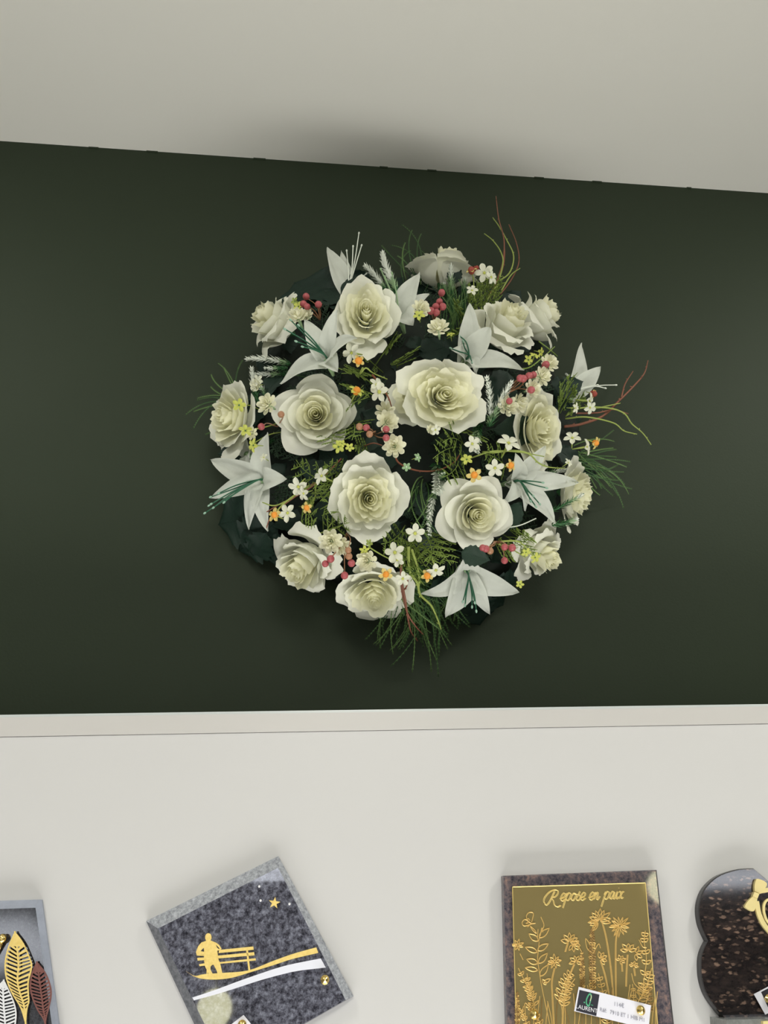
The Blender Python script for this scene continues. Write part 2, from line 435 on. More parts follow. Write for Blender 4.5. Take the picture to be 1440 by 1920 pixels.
# ---- greenery sprays
def cedar(a, c, ha, hb, m, seed, name='cedar_sprig', spread=.32, nb=9, r=.0007):
    rg = random.Random(seed); A, B = at(*a, ha), at(*c, hb); L = (B - A).length; d = (B - A).normalized()
    n = (dome_n(*c)); sx = d.cross(n).normalized(); b = MB()
    bend = sx * L * rg.uniform(-.18, .18) + n * L * .06
    ctr = [A + d * (L * t) + bend * (4 * t * (1 - t)) for t in [i / 8 for i in range(9)]]
    b.tube(ctr, r * 1.3, r * .7, 3)
    for k in range(nb):
        t = .15 + .8 * k / nb; i = int(t * 8); p = ctr[i].lerp(ctr[min(8, i + 1)], t * 8 - i)
        s = 1 if k % 2 else -1; l = L * spread * (1.15 - t) * rg.uniform(.8, 1.2) + .004
        q = p + d * l * .75 + sx * (s * l * .7) + n * rg.uniform(-.3, .4) * l
        mid = p.lerp(q, .5) + sx * (s * l * .12)
        b.tube([p, mid, q], r, r * .6, 3)
        for tt in (.35, .6, .8):
            z = p.lerp(q, tt); e = .0045
            for s2 in (1, -1):
                b.tube([z, z + d * e * .8 + sx * (s2 * e * .7) + n * rg.uniform(-.4, .6) * e], r * 1.1, r * .5, 3)
    b.build(name, m, wreath, A)
CE = [((720, 700), (650, 660)), ((700, 690), (745, 640)), ((745, 690), (785, 655)), ((690, 700), (640, 700)), ((700, 720), (645, 690)),
      ((870, 840), (812, 860)), ((880, 850), (830, 830)), ((860, 850), (828, 895)), ((640, 905), (555, 862)), ((640, 900), (600, 940)), ((650, 920), (590, 905)), ((640, 930), (620, 965)), ((655, 900), (612, 870)),
      ((775, 985), (745, 1045)), ((770, 980), (800, 1060)), ((790, 985), (835, 1045)), ((760, 985), (715, 1020)), ((800, 990), (845, 1060)), ((765, 1000), (770, 1090)), ((775, 1000), (755, 1080)), ((785, 1000), (790, 1085)),
      ((1045, 780), (1050, 715)), ((1050, 775), (1080, 735)), ((1040, 780), (1065, 705)), ((1060, 780), (1095, 745)), ((660, 790), (660, 825)), ((650, 800), (628, 838)),
      ((880, 600), (900, 530)), ((890, 600), (915, 520)), ((880, 600), (878, 535)), ((905, 600), (930, 520)), ((905, 590), (945, 530)), ((860, 610), (850, 560)), ((950, 880), (905, 850)), ((940, 1000), (1000, 1040)), ((945, 990), (1000, 1010)),
      ((830, 640), (875, 610)), ((640, 760), (690, 745)), ((700, 740), (650, 730)), ((560, 950), (590, 990)), ((600, 1000), (655, 980)), ((920, 1010), (960, 1040)), ((700, 860), (665, 835)), ((840, 790), (880, 830))]
for k, (a, c) in enumerate(CE):
    cedar(a, c, dome(*a) * .55, dome(*c) * .95 + .005, M['cedar'], k)
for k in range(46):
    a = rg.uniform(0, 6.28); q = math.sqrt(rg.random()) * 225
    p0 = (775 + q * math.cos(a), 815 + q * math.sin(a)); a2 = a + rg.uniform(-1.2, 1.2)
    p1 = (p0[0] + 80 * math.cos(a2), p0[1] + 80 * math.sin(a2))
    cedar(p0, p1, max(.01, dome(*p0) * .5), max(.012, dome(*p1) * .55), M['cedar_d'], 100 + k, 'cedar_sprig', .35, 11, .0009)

def grass(root, tips, seed, hr, ht, name, side=0, m=None):
    rg = random.Random(seed); b = MB()
    for (tx, ty) in tips:
        A = at(root[0] + rg.uniform(-18, 18), root[1] + rg.uniform(-15, 15), hr); B = at(tx, ty, ht * rg.uniform(.5, 1.4) + .004)
        L = (B - A).length; d = (B - A).normalized(); sx = d.cross(Vector((0, -1, 0))).normalized()
        bow = sx * L * rg.uniform(-.16, .16) + Vector((0, -1, 0)) * L * .1
        pts = [A + (B - A) * t + bow * (4 * t * (1 - t)) for t in [i / 14 for i in range(15)]]
        lt = 1 if rg.random() < .35 else 0
        b.tube(pts, .0007, .0005, 3, lt)
        for k in range(2, 14):
            for q in (0, .5):
                p = pts[k].lerp(pts[min(14, k + 1)], q) if k < 14 else pts[k]
                dd = (pts[min(14, k + 1)] - pts[k - 1]).normalized()
                for s in (1, -1):
                    e = .0032
                    b.v.extend([p - dd * .0006, p + dd * .0008, p + dd * e + sx * (s * .0017) + Vector((0, -.0008, 0))])
                    n = len(b.v); b.f.append((n - 3, n - 2, n - 1)); b.i.append(1 if k > 9 else lt)
    o = b.build(name, [M['grass'], M['grass_l']], wreath); o['kind'] = 'stuff'; return o
T1 = [(684, 1200), (700, 1208), (732, 1250), (737, 1227), (773, 1260), (822, 1269), (809, 1260), (820, 1241), (822, 1233), (804, 1210), (838, 1197), (860, 1181), (882, 1177), (754, 1215), (744, 1209)]
rg2 = random.Random(5)
T1 += [(rg2.uniform(705, 850), rg2.uniform(1110, 1225)) for _ in range(55)]
grass((775, 1050), T1, 1, .04, .02, 'grass_tuft')
grass((835, 1060), [(rg2.uniform(800, 880), rg2.uniform(1110, 1180)) for _ in range(22)], 2, .04, .02, 'grass_tuft')
T2 = [(1151, 806), (1152, 828), (1156, 843), (1182, 866), (1175, 876), (1170, 885), (1185, 917), (1179, 927), (1169, 953), (1156, 857), (1160, 870), (1165, 900), (1150, 840), (1172, 910), (1150, 930)]
grass((1075, 860), T2 + [(rg2.uniform(1110, 1160), rg2.uniform(820, 935)) for _ in range(14)], 3, .03, .015, 'grass_tuft')
T3 = [(396, 702), (409, 681), (395, 725), (370, 747), (348, 778), (363, 772), (363, 803), (369, 751), (420, 690), (385, 815), (455, 675)]
grass((450, 755), T3, 4, .03, .012, 'grass_tuft')
grass((775, 540), [(753, 421), (733, 460), (790, 438), (715, 460), (773, 431), (760, 455), (790, 470), (745, 480), (800, 490), (770, 470)], 5, .04, .03, 'grass_tuft')
grass((790, 900), [(775, 985), (790, 990), (765, 960), (810, 975), (800, 940), (782, 1000), (770, 930), (820, 1000), (805, 1010), (795, 965), (778, 950)], 6, .06, .10, 'grass_tuft')
grass((845, 640), [(rg2.uniform(825, 880), rg2.uniform(520, 600)) for _ in range(22)], 7, .06, .07, 'grass_tuft')
grass((600, 720), [(560, 700), (630, 690), (655, 700), (640, 735), (575, 690), (540, 700)], 8, .05, .07, 'grass_tuft')
grass((740, 1090), [(rg2.uniform(745, 845), rg2.uniform(1080, 1200)) for _ in range(40)], 9, .05, .03, 'grass_tuft')

# ---- roses
def rose(cx, cy, Rpx, ax, style, seed, h=None, sq=(1, 1), layers=None, label=None, sqrot=0, openness=1.0):
    rg = random.Random(seed)
    h = dome(cx, cy) + .012 if h is None else h
    C = at(cx, cy, h); R = Rpx * 1.06 * mpp(C)
    n = Vector(ax).normalized()
    e1 = Vector((1, 0, 0)) - n * n.x
    if e1.length < .2: e1 = Vector((0, 0, 1)) - n * n.z
    e1.normalize(); e2 = n.cross(e1)
    if e2.z < 0: e2 = -e2
    if sqrot:
        c_, s_ = math.cos(sqrot), math.sin(sqrot); e1, e2 = e1 * c_ + e2 * s_, e2 * c_ - e1 * s_
    def W(r, th, z): return C + (e1 * (r * math.cos(th) * sq[0]) + e2 * (r * math.sin(th) * sq[1]) + n * z) * R
    ruf = {'smooth': .012, 'bud': .012, 'ruffled': .06, 'peony': .055}[style]
    Z0 = -.62 if style == 'bud' else -.42
    ZB = Z0 + .08
    # core: rolled spiral sheet + calyx
    b = MB(); g = []; NT = 60
    for j in range(7):
        v = j / 6; row = []
        for i in range(NT + 1):
            t = i / NT; th = t * 2 * math.pi * 3.2 + seed
            r = (.03 + .21 * t) * (.5 + .5 * v ** .6)
            row.append(W(r, th, ZB + ((.62 if style == 'bud' else .42) - ZB - .04 * t + .03 * math.sin(th * 1.3)) * v + (.02 * math.sin(5 * th) if style != 'smooth' else 0) * v))
        g.append(row)
    b.grid(g, 0)
    g = []
    for j in range(6):
        v = j / 5
        g.append([W(.05 + .13 * math.sin(v * math.pi / 2), 2 * math.pi * i / 10, Z0 - .2 + .3 * v) for i in range(11)])
    b.grid(g, 1)
    base = b.build('rose', [M['petal_in'], M['green']], wreath, C, label=label)
    if layers is None:
        if style == 'smooth':
            layers = [(3, .34, .42, 1.22, .015, 0), (3, .49, .38, 1.22, .04, 0), (4, .66, .30, .98, .07, 1), (4, .85, .18, .98, .11, 1), (5, 1.0, .0, .84, .16, 1)]
        elif style == 'bud':
            layers = [(3, .30, .62, 1.2, .02, 0), (3, .42, .60, 1.15, .05, 0), (4, .56, .50, .95, .12, 1), (4, .74, .34, .92, .22, 1), (4, .96, .04, .85, .28, 1)]
        elif style == 'ruffled':
            layers = [(3, .33, .38, 1.15, .02, 0), (4, .47, .34, .92, .05, 0), (4, .63, .26, .95, .08, 0), (4, .82, .13, .95, .09, 1), (4, 1.06, -.05, .95, .08, 1)]
        else:
            layers = [(3, .31, .34, 1.15, .03, 0), (4, .43, .35, .92, .05, 0), (4, .58, .31, .95, .07, 0), (4, .78, .20, .95, .09, 0), (4, 1.04, 0, .95, .08, 1)]
    for li, (cnt, rt, zt, w_, curl, mo) in enumerate(layers):
        ph0 = rg.uniform(0, 6.28)
        for k in range(cnt):
            phi = ph0 + 2 * math.pi * k / cnt + rg.uniform(-.12, .12)
            rtt = rt * rg.uniform(.93, 1.07); ztt = zt * openness + rg.uniform(-.03, .03)
            kk = rg.uniform(5, 8); p1, p2 = rg.uniform(0, 6), rg.uniform(0, 6); tip = .10 if style == 'smooth' and li > 2 else 0
            roll = rg.uniform(.7, 1.5); nu, nv = 15, 11; g = []; rb = .09 + .055 * li
            for j in range(nv):
                row = []
                for i in range(nu):
                    u = -1 + 2 * i / (nu - 1); v = j / (nv - 1)
                    vv = v * (1 - .20 * abs(u) ** 2.6 + tip * (1 - abs(u)) ** 1.5)
                    if style != 'smooth': vv *= 1 + (.03 * math.sin(u * 10 + p1) + .02 * math.sin(u * 23 + p2)) * v
                    ww = w_ * (.62 + .38 * math.sin(min(1, vv * 1.2) * math.pi / 2)) * (1 - .15 * max(0, v - .6) / .4)
                    th = phi + u * ww
                    r = rb + (rtt - rb) * max(vv, 0) ** (.62 if style == 'bud' else .75)
                    z = Z0 + (ztt - Z0) * vv ** (1.15 if style == 'bud' else 1.35)
                    c = max(0, vv - .68) / .32
                    r += curl * roll * c * c * .6; z -= curl * roll * c * c * (1 + .4 * abs(u))
                    rp = ruf * vv ** 3 * (math.sin(kk * th + p1) + .6 * math.sin(2.1 * kk * th + p2)) * (.4 + .6 * min(1, li / 2))
                    r += rp * .6; z += rp * .8
                    r *= 1 + .075 * u
                    row.append(W(r, th, z))
                g.append(row)
            b = MB(); b.grid(g)
            b.build('petal', M['petal'] if mo else M['petal_in'], base, W(rb, phi, -.4))
    return base
rose(512, 602, 56, (-.9, -.5, .30), 'bud', 1, .07, label='smooth cream rose turned to the left')
rose(686, 588, 65, (-.05, -1, -.15), 'ruffled', 2, None, (.86, 1.08), label='open ruffled cream rose with a rolled centre')
rose(835, 505, 56, (.15, -.22, 1), 'bud', 3, .045, (1.1, 1), label='cream rose facing upward')
rose(1012, 595, 54, (.75, -.5, .45), 'bud', 5, .06, label='cream rose leaning to the right')
rose(950, 608, 60, (.3, -.8, .35), 'bud', 4, .095, label='smooth cream rose bud half open')
rose(831, 742, 75, (.05, -1, -.35), 'peony', 6, .135, (1.05, .86), sqrot=-.15, label='widest rose, ruffled and creamy yellow inside')
rose(770, 746, 47, (-.45, -1, -.2), 'peony', 16, .11, (1, .95), layers=[(3, .4, .25, .95, .03, 0), (4, .7, .18, .9, .06, 0), (4, 1.0, .0, .9, .08, 1)])
rose(592, 778, 65, (-.1, -1, -.35), 'smooth', 7, .10, (1, .95), label='smooth cream rose with a tight spiral centre')
rose(430, 782, 60, (-.8, -.7, -.1), 'ruffled', 8, .055, (.95, 1.1), label='ruffled cream rose turned to the left')
rose(1012, 803, 64, (.35, -1, -.25), 'peony', 9, .09, (.76, 1.15), label='narrow ruffled cream rose')
rose(692, 935, 69, (0, -1, -.42), 'ruffled', 10, .12, (.93, 1), label='ruffled rose with broad flat outer petals')
rose(892, 964, 61, (.08, -1, -.5), 'smooth', 11, .11, label='smooth cream rose with pointed petals')
rose(1082, 925, 58, (.9, -.55, -.25), 'ruffled', 12, .055, (.9, 1.05), label='ruffled cream rose turned to the right')
rose(570, 1058, 62, (-.5, -.5, -.75), 'bud', 13, .06, label='smooth cream rose drooping to the left')
rose(702, 1114, 60, (-.1, -.65, -.85), 'ruffled', 14, .06, (1.05, 1), label='ruffled cream rose facing down')
rose(1014, 1038, 54, (.55, -.5, -.6), 'bud', 15, .055, label='smooth cream rose drooping to the right')

# ---- lilies
def tepal(parent, A, C, B, n, w, lift_, seed, name='tepal'):
    rg = random.Random(seed); nu, nv = 9, 15
    M1 = C.lerp(B, .45) + n * lift_; g = []; L = (B - A).length
    for j in range(nv):
        t = j / (nv - 1)
        # cubic A -> C -> M1 -> B
        q = A * (1 - t) ** 3 + C * (3 * t * (1 - t) ** 2) + M1 * (3 * t * t * (1 - t)) + B * t ** 3
        dq = ((C - A) * (1 - t) ** 2 + (M1 - C) * (2 * t * (1 - t)) + (B - M1) * t * t).normalized()
        sx = dq.cross(n)
        if sx.length < .1: sx = dq.cross(Vector((0, 0, 1)))
        sx.normalize(); nn = sx.cross(dq).normalized()
        if nn.dot(n) < 0: nn = -nn
        wd = w * (math.sin(math.pi * min(1, .08 + .92 * t)) ** .75) * (1.12 if t < .6 else 1.12 - .35 * (t - .6)) + .0002
        row = []
        for i in range(nu):
            u = -1 + 2 * i / (nu - 1)
            row.append(q + sx * (u * wd) + nn * (wd * (.30 * u * u + .06 * math.cos(u * 9)) + .0014 * math.sin(9 * t + seed + 3 * u)))
        g.append(row)
    b = MB(); b.grid(g); return b.build(name, M['lily'], parent, A)
def lily(c, tips, h, stam, seed, w=.0135, nrm=None, label=None, wmul=None, depth=.022, sm='stamen'):
    C = at(*c, h); n = Vector(nrm).normalized() if nrm else dome_n(*c)
    A = C - n * depth; rg = random.Random(seed)
    b = MB(); b.tube([A - n * .018, A - n * .004, C - n * depth * .4], .0022, .0045, 8, 0)
    base = b.build('lily', M['mid_tip'], wreath, A, label=label)
    for k, t in enumerate(tips):
        B = at(t[0], t[1], t[2]); tepal(base, A, C, B, n, t[4] if len(t) > 4 else w, t[3] if len(t) > 3 else .008, seed * 10 + k)
    if stam:
        for k, (sx_, sy_, sh) in enumerate(stam):
            B = at(sx_, sy_, sh); mid = C.lerp(B, .5) + n * rg.uniform(.001, .006) + Vector((rg.uniform(-.002, .002), 0, rg.uniform(-.002, .002)))
            b = MB(); pts = smoothline([A.lerp(C, .3), C + n * .002, mid, B], 5)
            b.tube(pts, .0012, .0008, 5, 0)
            d = (pts[-1] - pts[-3]).normalized(); b.ball(B, .0015, 6, 4, 1, d, 1.6)
            b.build('stamen', [M[sm], M['stamen_tip' if sm == 'stamen' else sm]], base, C)
    return base
# tips: (px, py, height, lift, half width)
lily((655, 545), [(613, 464, .05, .0, .016), (688, 512, .055, .0, .018), (640, 470, .04, .004, .009)], .055, [(673, 437, .05), (678, 460, .05), (650, 470, .05), (662, 462, .055)], 1, nrm=(-.2, -.6, .9), sm='white_tip', label='white lily at the top, seen from its back')
lily((610, 668), [(572, 600, .125, .01, .012), (633, 581, .165, .012, .011), (669, 634, .17, .014, .012), (633, 698, .135, .012, .012), (526, 720, .10, .016, .012)], .135, [(534, 617, .15), (560, 610, .15), (555, 640, .15), (545, 600, .145), (567, 650, .15)], 2, label='white lily with long green stamens')
lily((748, 585), [(787, 511, .115, .006, .014), (775, 610, .12, .008, .015), (715, 560, .10, .004, .010), (805, 552, .12, .004, .012)], .115, [(714, 505, .12), (722, 520, .12), (735, 512, .12), (712, 540, .12)], 3, nrm=(-.3, -.9, .2), sm='mid_tip', label='half-hidden white lily between two roses')
lily((878, 668), [(880, 569, .12, .008, .014), (919, 614, .12, .01, .014), (983, 694, .11, .010, .014), (893, 703, .11, .014, .009), (845, 655, .115, .012, .010)], .115, [(845, 653, .125), (868, 640, .125), (862, 630, .12), (885, 680, .13)], 4, label='white lily with broad petals')
lily((1080, 735), [(1090, 643, .04, .004, .014), (1126, 688, .04, .006, .013), (1060, 700, .045, .004, .009)], .04, [(1155, 722, .04), (1135, 728, .045), (1120, 722, .045)], 5, nrm=(.5, -.8, .4), sm='white_tip', label='white lily behind the greenery')
lily((486, 900), [(395, 862, .045, .010, .014), (502, 811, .075, .008, .014), (538, 898, .08, .014, .014), (394, 934, .04, .010, .012), (467, 993, .045, .018, .011), (503, 996, .055, .014, .013)], .068,
     [(384, 962, .06), (392, 948, .06), (395, 932, .065), (410, 925, .07), (396, 945, .07), (420, 942, .075), (400, 952, .065)], 6, nrm=(-.5, -.9, -.2), label='wide open white lily with dark green stamens')
lily((972, 902), [(966, 850, .10, .012, .011), (1022, 836, .09, .012, .012), (1085, 905, .075, .014, .012), (1041, 982, .075, .012, .014), (944, 944, .10, .014, .010), (984, 958, .085, .016, .008)], .095,
     [(1018, 905, .11), (1012, 945, .11), (1000, 930, .11), (1005, 950, .11), (1025, 915, .10), (995, 940, .11)], 7, nrm=(.4, -.95, -.2), label='white lily with a twisted petal')
lily((878, 1078), [(788, 1114, .055, .018, .012), (835, 1157, .045, .012, .016), (918, 1152, .04, .014, .010), (973, 1110, .045, .018, .015), (872, 1042, .085, .006, .014)], .07,
     [(893, 1146, .07), (872, 1135, .07), (868, 1128, .07), (890, 1130, .075), (885, 1138, .07)], 8, nrm=(.05, -.75, -.7), label='drooping white lily')
lily((455, 850), [(452, 800, .04, .004, .009), (470, 872, .05, .004, .010)], .045, None, 9)

# ---- miniature roses
def spray(cx, cy, rpx, h, seed, ax=None, m='mini'):
    rg = random.Random(seed); C = at(cx, cy, h); R = rpx * mpp(C)
    n = Vector(ax).normalized() if ax else (dome_n(cx, cy) + Vector((rg.uniform(-.35, .35), 0, rg.uniform(-.35, .2)))).normalized()
    e1 = n.orthogonal().normalized(); e2 = n.cross(e1); b = MB()
    for li, (cnt, rt, zt, w_) in enumerate(((3, .16, .62, 1.1), (4, .36, .60, .8), (6, .58, .48, .6), (7, .80, .25, .5), (8, 1.02, -.05, .42))):
        p0 = rg.uniform(0, 6)
        for k in range(cnt):
            phi = p0 + 6.283 * k / cnt; g = []
            for j in range(5):
                v = j / 4; row = []
                for i in range(7):
                    u = -1 + i / 3; vv = v * (1 - .30 * abs(u) ** 2 + .14 * (1 - abs(u)))
                    th = phi + u * w_ * (.5 + .5 * vv); r = .06 + (rt - .06) * vv ** .8
                    z = -.4 + (zt + .4) * vv ** 1.2 + .05 * math.sin(8 * th) * vv
                    row.append(C + (e1 * (r * math.cos(th)) + e2 * (r * math.sin(th)) + n * z) * R)
                g.append(row)
            b.grid(g, 0)
    b.tube([C - n * R * 1.6, C - n * R * .3], R * .08, R * .25, 6, 1)
    b.build('miniature_rose', [M[m], M['mid_tip']], wreath, C)
for k, (x, y, r, dh) in enumerate([(557, 592, 19, .02), (575, 590, 12, .015), (790, 577, 17, .03), (822, 613, 20, .03), (499, 757, 20, .02), (739, 836, 21, .015), (727, 790, 21, .0), (722, 770, 18, -.008),
        (1018, 705, 18, .02), (1031, 680, 17, .015), (1000, 728, 17, .02), (953, 760, 20, .0), (975, 756, 18, .0), (620, 1015, 22, .01), (640, 1025, 18, .0), (687, 1052, 20, .01), (808, 805, 9, .0), (480, 722, 12, .01), (471, 812, 12, .01)]):
    spray(x, y, r, dome(x, y) + dh, 40 + k)

# ---- five-petal blossoms
def blossom(cx, cy, rpx, h, pm, cm, seed, cr=.3, ax=None, npet=5):
    rg = random.Random(seed); C = at(cx, cy, h); R = rpx * .92 * mpp(C)
    n = Vector(ax).normalized() if ax else (dome_n(cx, cy) + Vector((rg.uniform(-.8, .8), 0, rg.uniform(-.9, .6)))).normalized()
    e1 = n.orthogonal().normalized(); e2 = n.cross(e1); b = MB(); p0 = rg.uniform(0, 6)
    for k in range(npet):
        th = p0 + 6.283 * k / npet; d = e1 * math.cos(th) + e2 * math.sin(th); s = n.cross(d); g = []
        for j in range(7):
            v = j / 6; wd = (.07 + .24 * math.sin(math.pi * min(1, v * .93)) ** .8) * R * (1 if v < 1 else .35)
            g.append([C + d * (R * (.12 + .88 * v)) + s * (u * wd) + n * (R * (.12 * math.sin(v * 3) + .12 * u * u)) for u in (-1, -.5, 0, .5, 1)])
        b.grid(g, 0)
    b.tube([C - n * R * 1.6, C - n * .02 * R], R * .06, R * .14, 5, 1)
    o = b.build('blossom', [M[pm], M['lime']], wreath, C)
    b = MB(); b.ball(C + n * R * .08, R * cr, 8, 5, 0, n, .8 if cr < .35 else 1.2); b.build('flower_centre', M[cm], o, C)
BL = [(660, 662, 22, 'blossom', 'yellow', .16), (712, 735, 22, 'blossom', 'yellow', .2), (706, 722, 17, 'blossom', 'yellow', .2), (604, 893, 20, 'blossom', 'yellow', .16), (560, 912, 22, 'blossom', 'yellow', .16), (540, 962, 20, 'blossom', 'yellow', .16),
      (570, 925, 16, 'blossom', 'yellow', .16), (778, 1000, 21, 'blossom', 'yellow', .18), (741, 1036, 22, 'blossom', 'yellow', .18), (817, 1068, 20, 'blossom', 'yellow', .18), (745, 1050, 15, 'blossom', 'yellow', .18), (755, 1085, 16, 'blossom', 'yellow', .18),
      (953, 832, 25, 'blossom', 'yellow', .16), (928, 877, 20, 'blossom', 'yellow', .16), (885, 832, 18, 'blossom', 'yellow', .16), (1073, 822, 18, 'blossom', 'yellow', .16), (1099, 838, 18, 'blossom', 'yellow', .16), (1104, 752, 18, 'blossom', 'yellow', .16), (1106, 764, 14, 'blossom', 'yellow', .16),
      (1078, 765, 12, 'blossom', 'yellow', .16), (816, 806, 12, 'blossom', 'yellow', .16), (908, 512, 20, 'blossom', 'yellow', .16), (920, 520, 17, 'blossom', 'yellow', .16), (885, 545, 13, 'blossom', 'yellow', .16), (477, 722, 14, 'blossom', 'white_tip', .16), (484, 712, 11, 'blossom', 'white_tip', .16), (1065, 868, 10, 'blossom', 'yellow', .16), (495, 858, 10, 'blossom', 'yellow', .16),
      (782, 858, 10, 'mid_tip', 'white_tip', .16), (762, 875, 10, 'mid_tip', 'white_tip', .16),
      (672, 677, 13, 'cream_yellow', 'orange', .62), (668, 734, 17, 'yellow', 'orange', .48), (889, 890, 17, 'cream_yellow', 'orange', .45), (956, 873, 14, 'cream_yellow', 'orange', .52), (516, 966, 16, 'cream_yellow', 'orange', .45), (576, 952, 13, 'cream_yellow', 'orange', .5),
      (723, 1076, 16, 'cream_yellow', 'orange', .45), (800, 1080, 14, 'cream_yellow', 'orange', .55), (1116, 830, 14, 'cream_yellow', 'orange', .45), (884, 508, 12, 'cream_yellow', 'redbrown', .6), (1112, 738, 10, 'cream_yellow', 'redbrown', .7), (893, 504, 9, 'redbrown', 'redbrown', .6),
      (786, 592, 13, 'yellow', 'green', .14), (448, 760, 15, 'yellow', 'green', .12), (460, 808, 15, 'yellow', 'green', .12), (476, 835, 15, 'yellow', 'green', .12), (634, 838, 14, 'yellow', 'green', .12), (656, 838, 10, 'yellow', 'green', .12), (641, 832, 9, 'yellow', 'green', .12),
      (875, 862, 13, 'yellow', 'green', .12), (1002, 668, 12, 'yellow', 'green', .14), (990, 675, 11, 'yellow', 'green', .14), (1013, 660, 10, 'yellow', 'green', .14), (1003, 1045, 13, 'yellow', 'green', .12), (986, 1035, 11, 'yellow', 'green', .12), (975, 1095, 9, 'yellow', 'green', .12), (560, 575, 12, 'yellow', 'green', .12), (553, 565, 9, 'lime', 'green', .12), (683, 1030, 11, 'yellow', 'green', .12), (693, 1018, 9, 'lime', 'green', .12), (845, 628, 9, 'yellow', 'green', .12)]
for k, (x, y, r, pm, cm, cr) in enumerate(BL):
    extra = .03 if (x, y) in ((448, 760), (460, 808), (476, 835), (660, 662), (672, 677), (1003, 1045), (986, 1035), (786, 592), (723, 1076), (516, 966)) else .012
    blossom(x, y, r, dome(x, y) + extra, pm, cm, 200 + k, cr)

# ---- berries on stalks
BE = [((815, 620), [(828, 549), (824, 566), (817, 575), (808, 583), (830, 575), (818, 586)]), ((600, 600), [(574, 556), (569, 570), (597, 571), (576, 575)]),
      ((955, 735), [(1023, 684), (992, 705), (981, 710), (1000, 703), (996, 731), (975, 709), (955, 752)]), ((700, 815), [(687, 802), (674, 800, 1), (693, 814, 1), (724, 805), (724, 821)]),
      ((650, 1000), [(610, 1057), (620, 1048), (653, 1032, 1), (659, 1056), (654, 1043, 1), (646, 1079)]), ((930, 1015), [(905, 1027), (919, 1033, 1), (946, 1026), (960, 1027), (946, 1051), (911, 1029)]),
      ((520, 800), [(490, 800), (527, 777, 1)])]
for root, bs in BE:
    A = at(*root, dome(*root) * .7)
    for q in bs:
        kd = len(q) > 2; h = dome(q[0], q[1]) + .022; C = at(q[0], q[1], h); R = rg.uniform(6.2, 7.6) * mpp(C)
        d = (C - A).normalized(); b = MB(); b.ball(C, R, 12, 8, 0, d, 1.1)
        o = b.build('berry', M['berry_b'] if kd else M['berry'], wreath, C, label='peach brown berry' if kd else 'pink berry')
        b = MB(); mid = A.lerp(C, .5) + Vector((rg.uniform(-.006, .006), -.004, rg.uniform(-.004, .004)))
        b.tube(smoothline([A, mid, C - d * R * .9], 4), .0009, .0006, 4); b.build('stalk', M['berry_b'], o, A)

# ---- white-tipped sprigs
def spike(a, c, seed, ha=None, hb=None, wid=1.0, wf=.55, bend=0):
    rg = random.Random(seed); A, B = at(*a, dome(*a) * .8 if ha is None else ha), at(*c, dome(*c) + .012 if hb is None else hb)
    n = dome_n(*c); d = (B - A).normalized(); L = (B - A).length; sx = d.cross(n).normalized(); b = MB(); N = max(9, int(L / .0032))
    f = lambda t: A.lerp(B, t) + sx * (bend * L * 4 * t * (1 - t))
    b.tube([f(t / 6) for t in range(7)], .0011, .0006, 4, 2)
    for k in range(N):
        t = k / N; p = f(t); mi = 0 if t > 1 - wf else (1 if t > .8 - wf else 2)
        r = .0075 * wid * (1 - .45 * max(0, t - .55) / .45) * (.75 + .25 * math.sin(k * 2.1))
        for q in range(6):
            th = 6.283 * q / 6 + k * .55 + rg.uniform(-.15, .15)
            s = sx * math.cos(th) + n * math.sin(th); tip = p + d * (r * 1.1) + s * (r * 1.0); tn = d.cross(s)
            mid = p + d * (r * .5) + s * (r * .55)
            b.v.extend([p, mid + tn * (.0016 * wid), tip, mid - tn * (.0016 * wid), mid + s * .0005 + d * -.0006])
            z = len(b.v); b.f.extend([(z - 5, z - 4, z - 1), (z - 4, z - 3, z - 1), (z - 3, z - 2, z - 1), (z - 2, z - 5, z - 1)]); b.i.extend([mi] * 4)
    b.build('flowering_sprig', [M['white_tip'], M['mid_tip'], M['green']], wreath, A)
for k, q in enumerate([((752, 560), (718, 474), .07, .07, 1.25, .65), ((725, 545), (682, 497), .06, .065, 1.1, .8), ((545, 682), (462, 674), .06, .05, 1.0, .8), ((550, 700), (468, 700), .05, .05, .9, .55), ((540, 690), (495, 690), .06, .06, .8, .5),
        ((918, 800), (912, 706), .11, .14, .95, .8), ((918, 800), (960, 716), .11, .13, 1.1, .65), ((898, 790), (895, 850), .10, .13, 1.1, .5), ((822, 905), (806, 1005), .10, .125, .9, .7), ((818, 870), (816, 925), .09, .125, 1.5, .75), ((830, 920), (832, 885), .09, .12, 1.0, .15),
        ((852, 600), (846, 500), .06, .085, 1.2, .3), ((868, 600), (872, 520), .05, .075, 1.1, .15), ((860, 620), (880, 540), .05, .07, 1.0, .1), ((842, 600), (832, 530), .05, .07, 1.0, .1), ((1035, 985), (1082, 972), .07, .075, 1.0, .3), ((1030, 960), (1095, 925), .07, .09, .9, .3), ((1020, 890), (1062, 880), .06, .07, .9, .6),
        ((485, 760), (472, 690), .05, .055, 1.0, .5), ((500, 750), (480, 712), .05, .06, .8, .6), ((520, 820), (478, 838), .04, .06, .9, .2)]):
    spike(q[0], q[1], 60 + k, q[2], q[3], q[4], q[5], rg.uniform(-.07, .07))

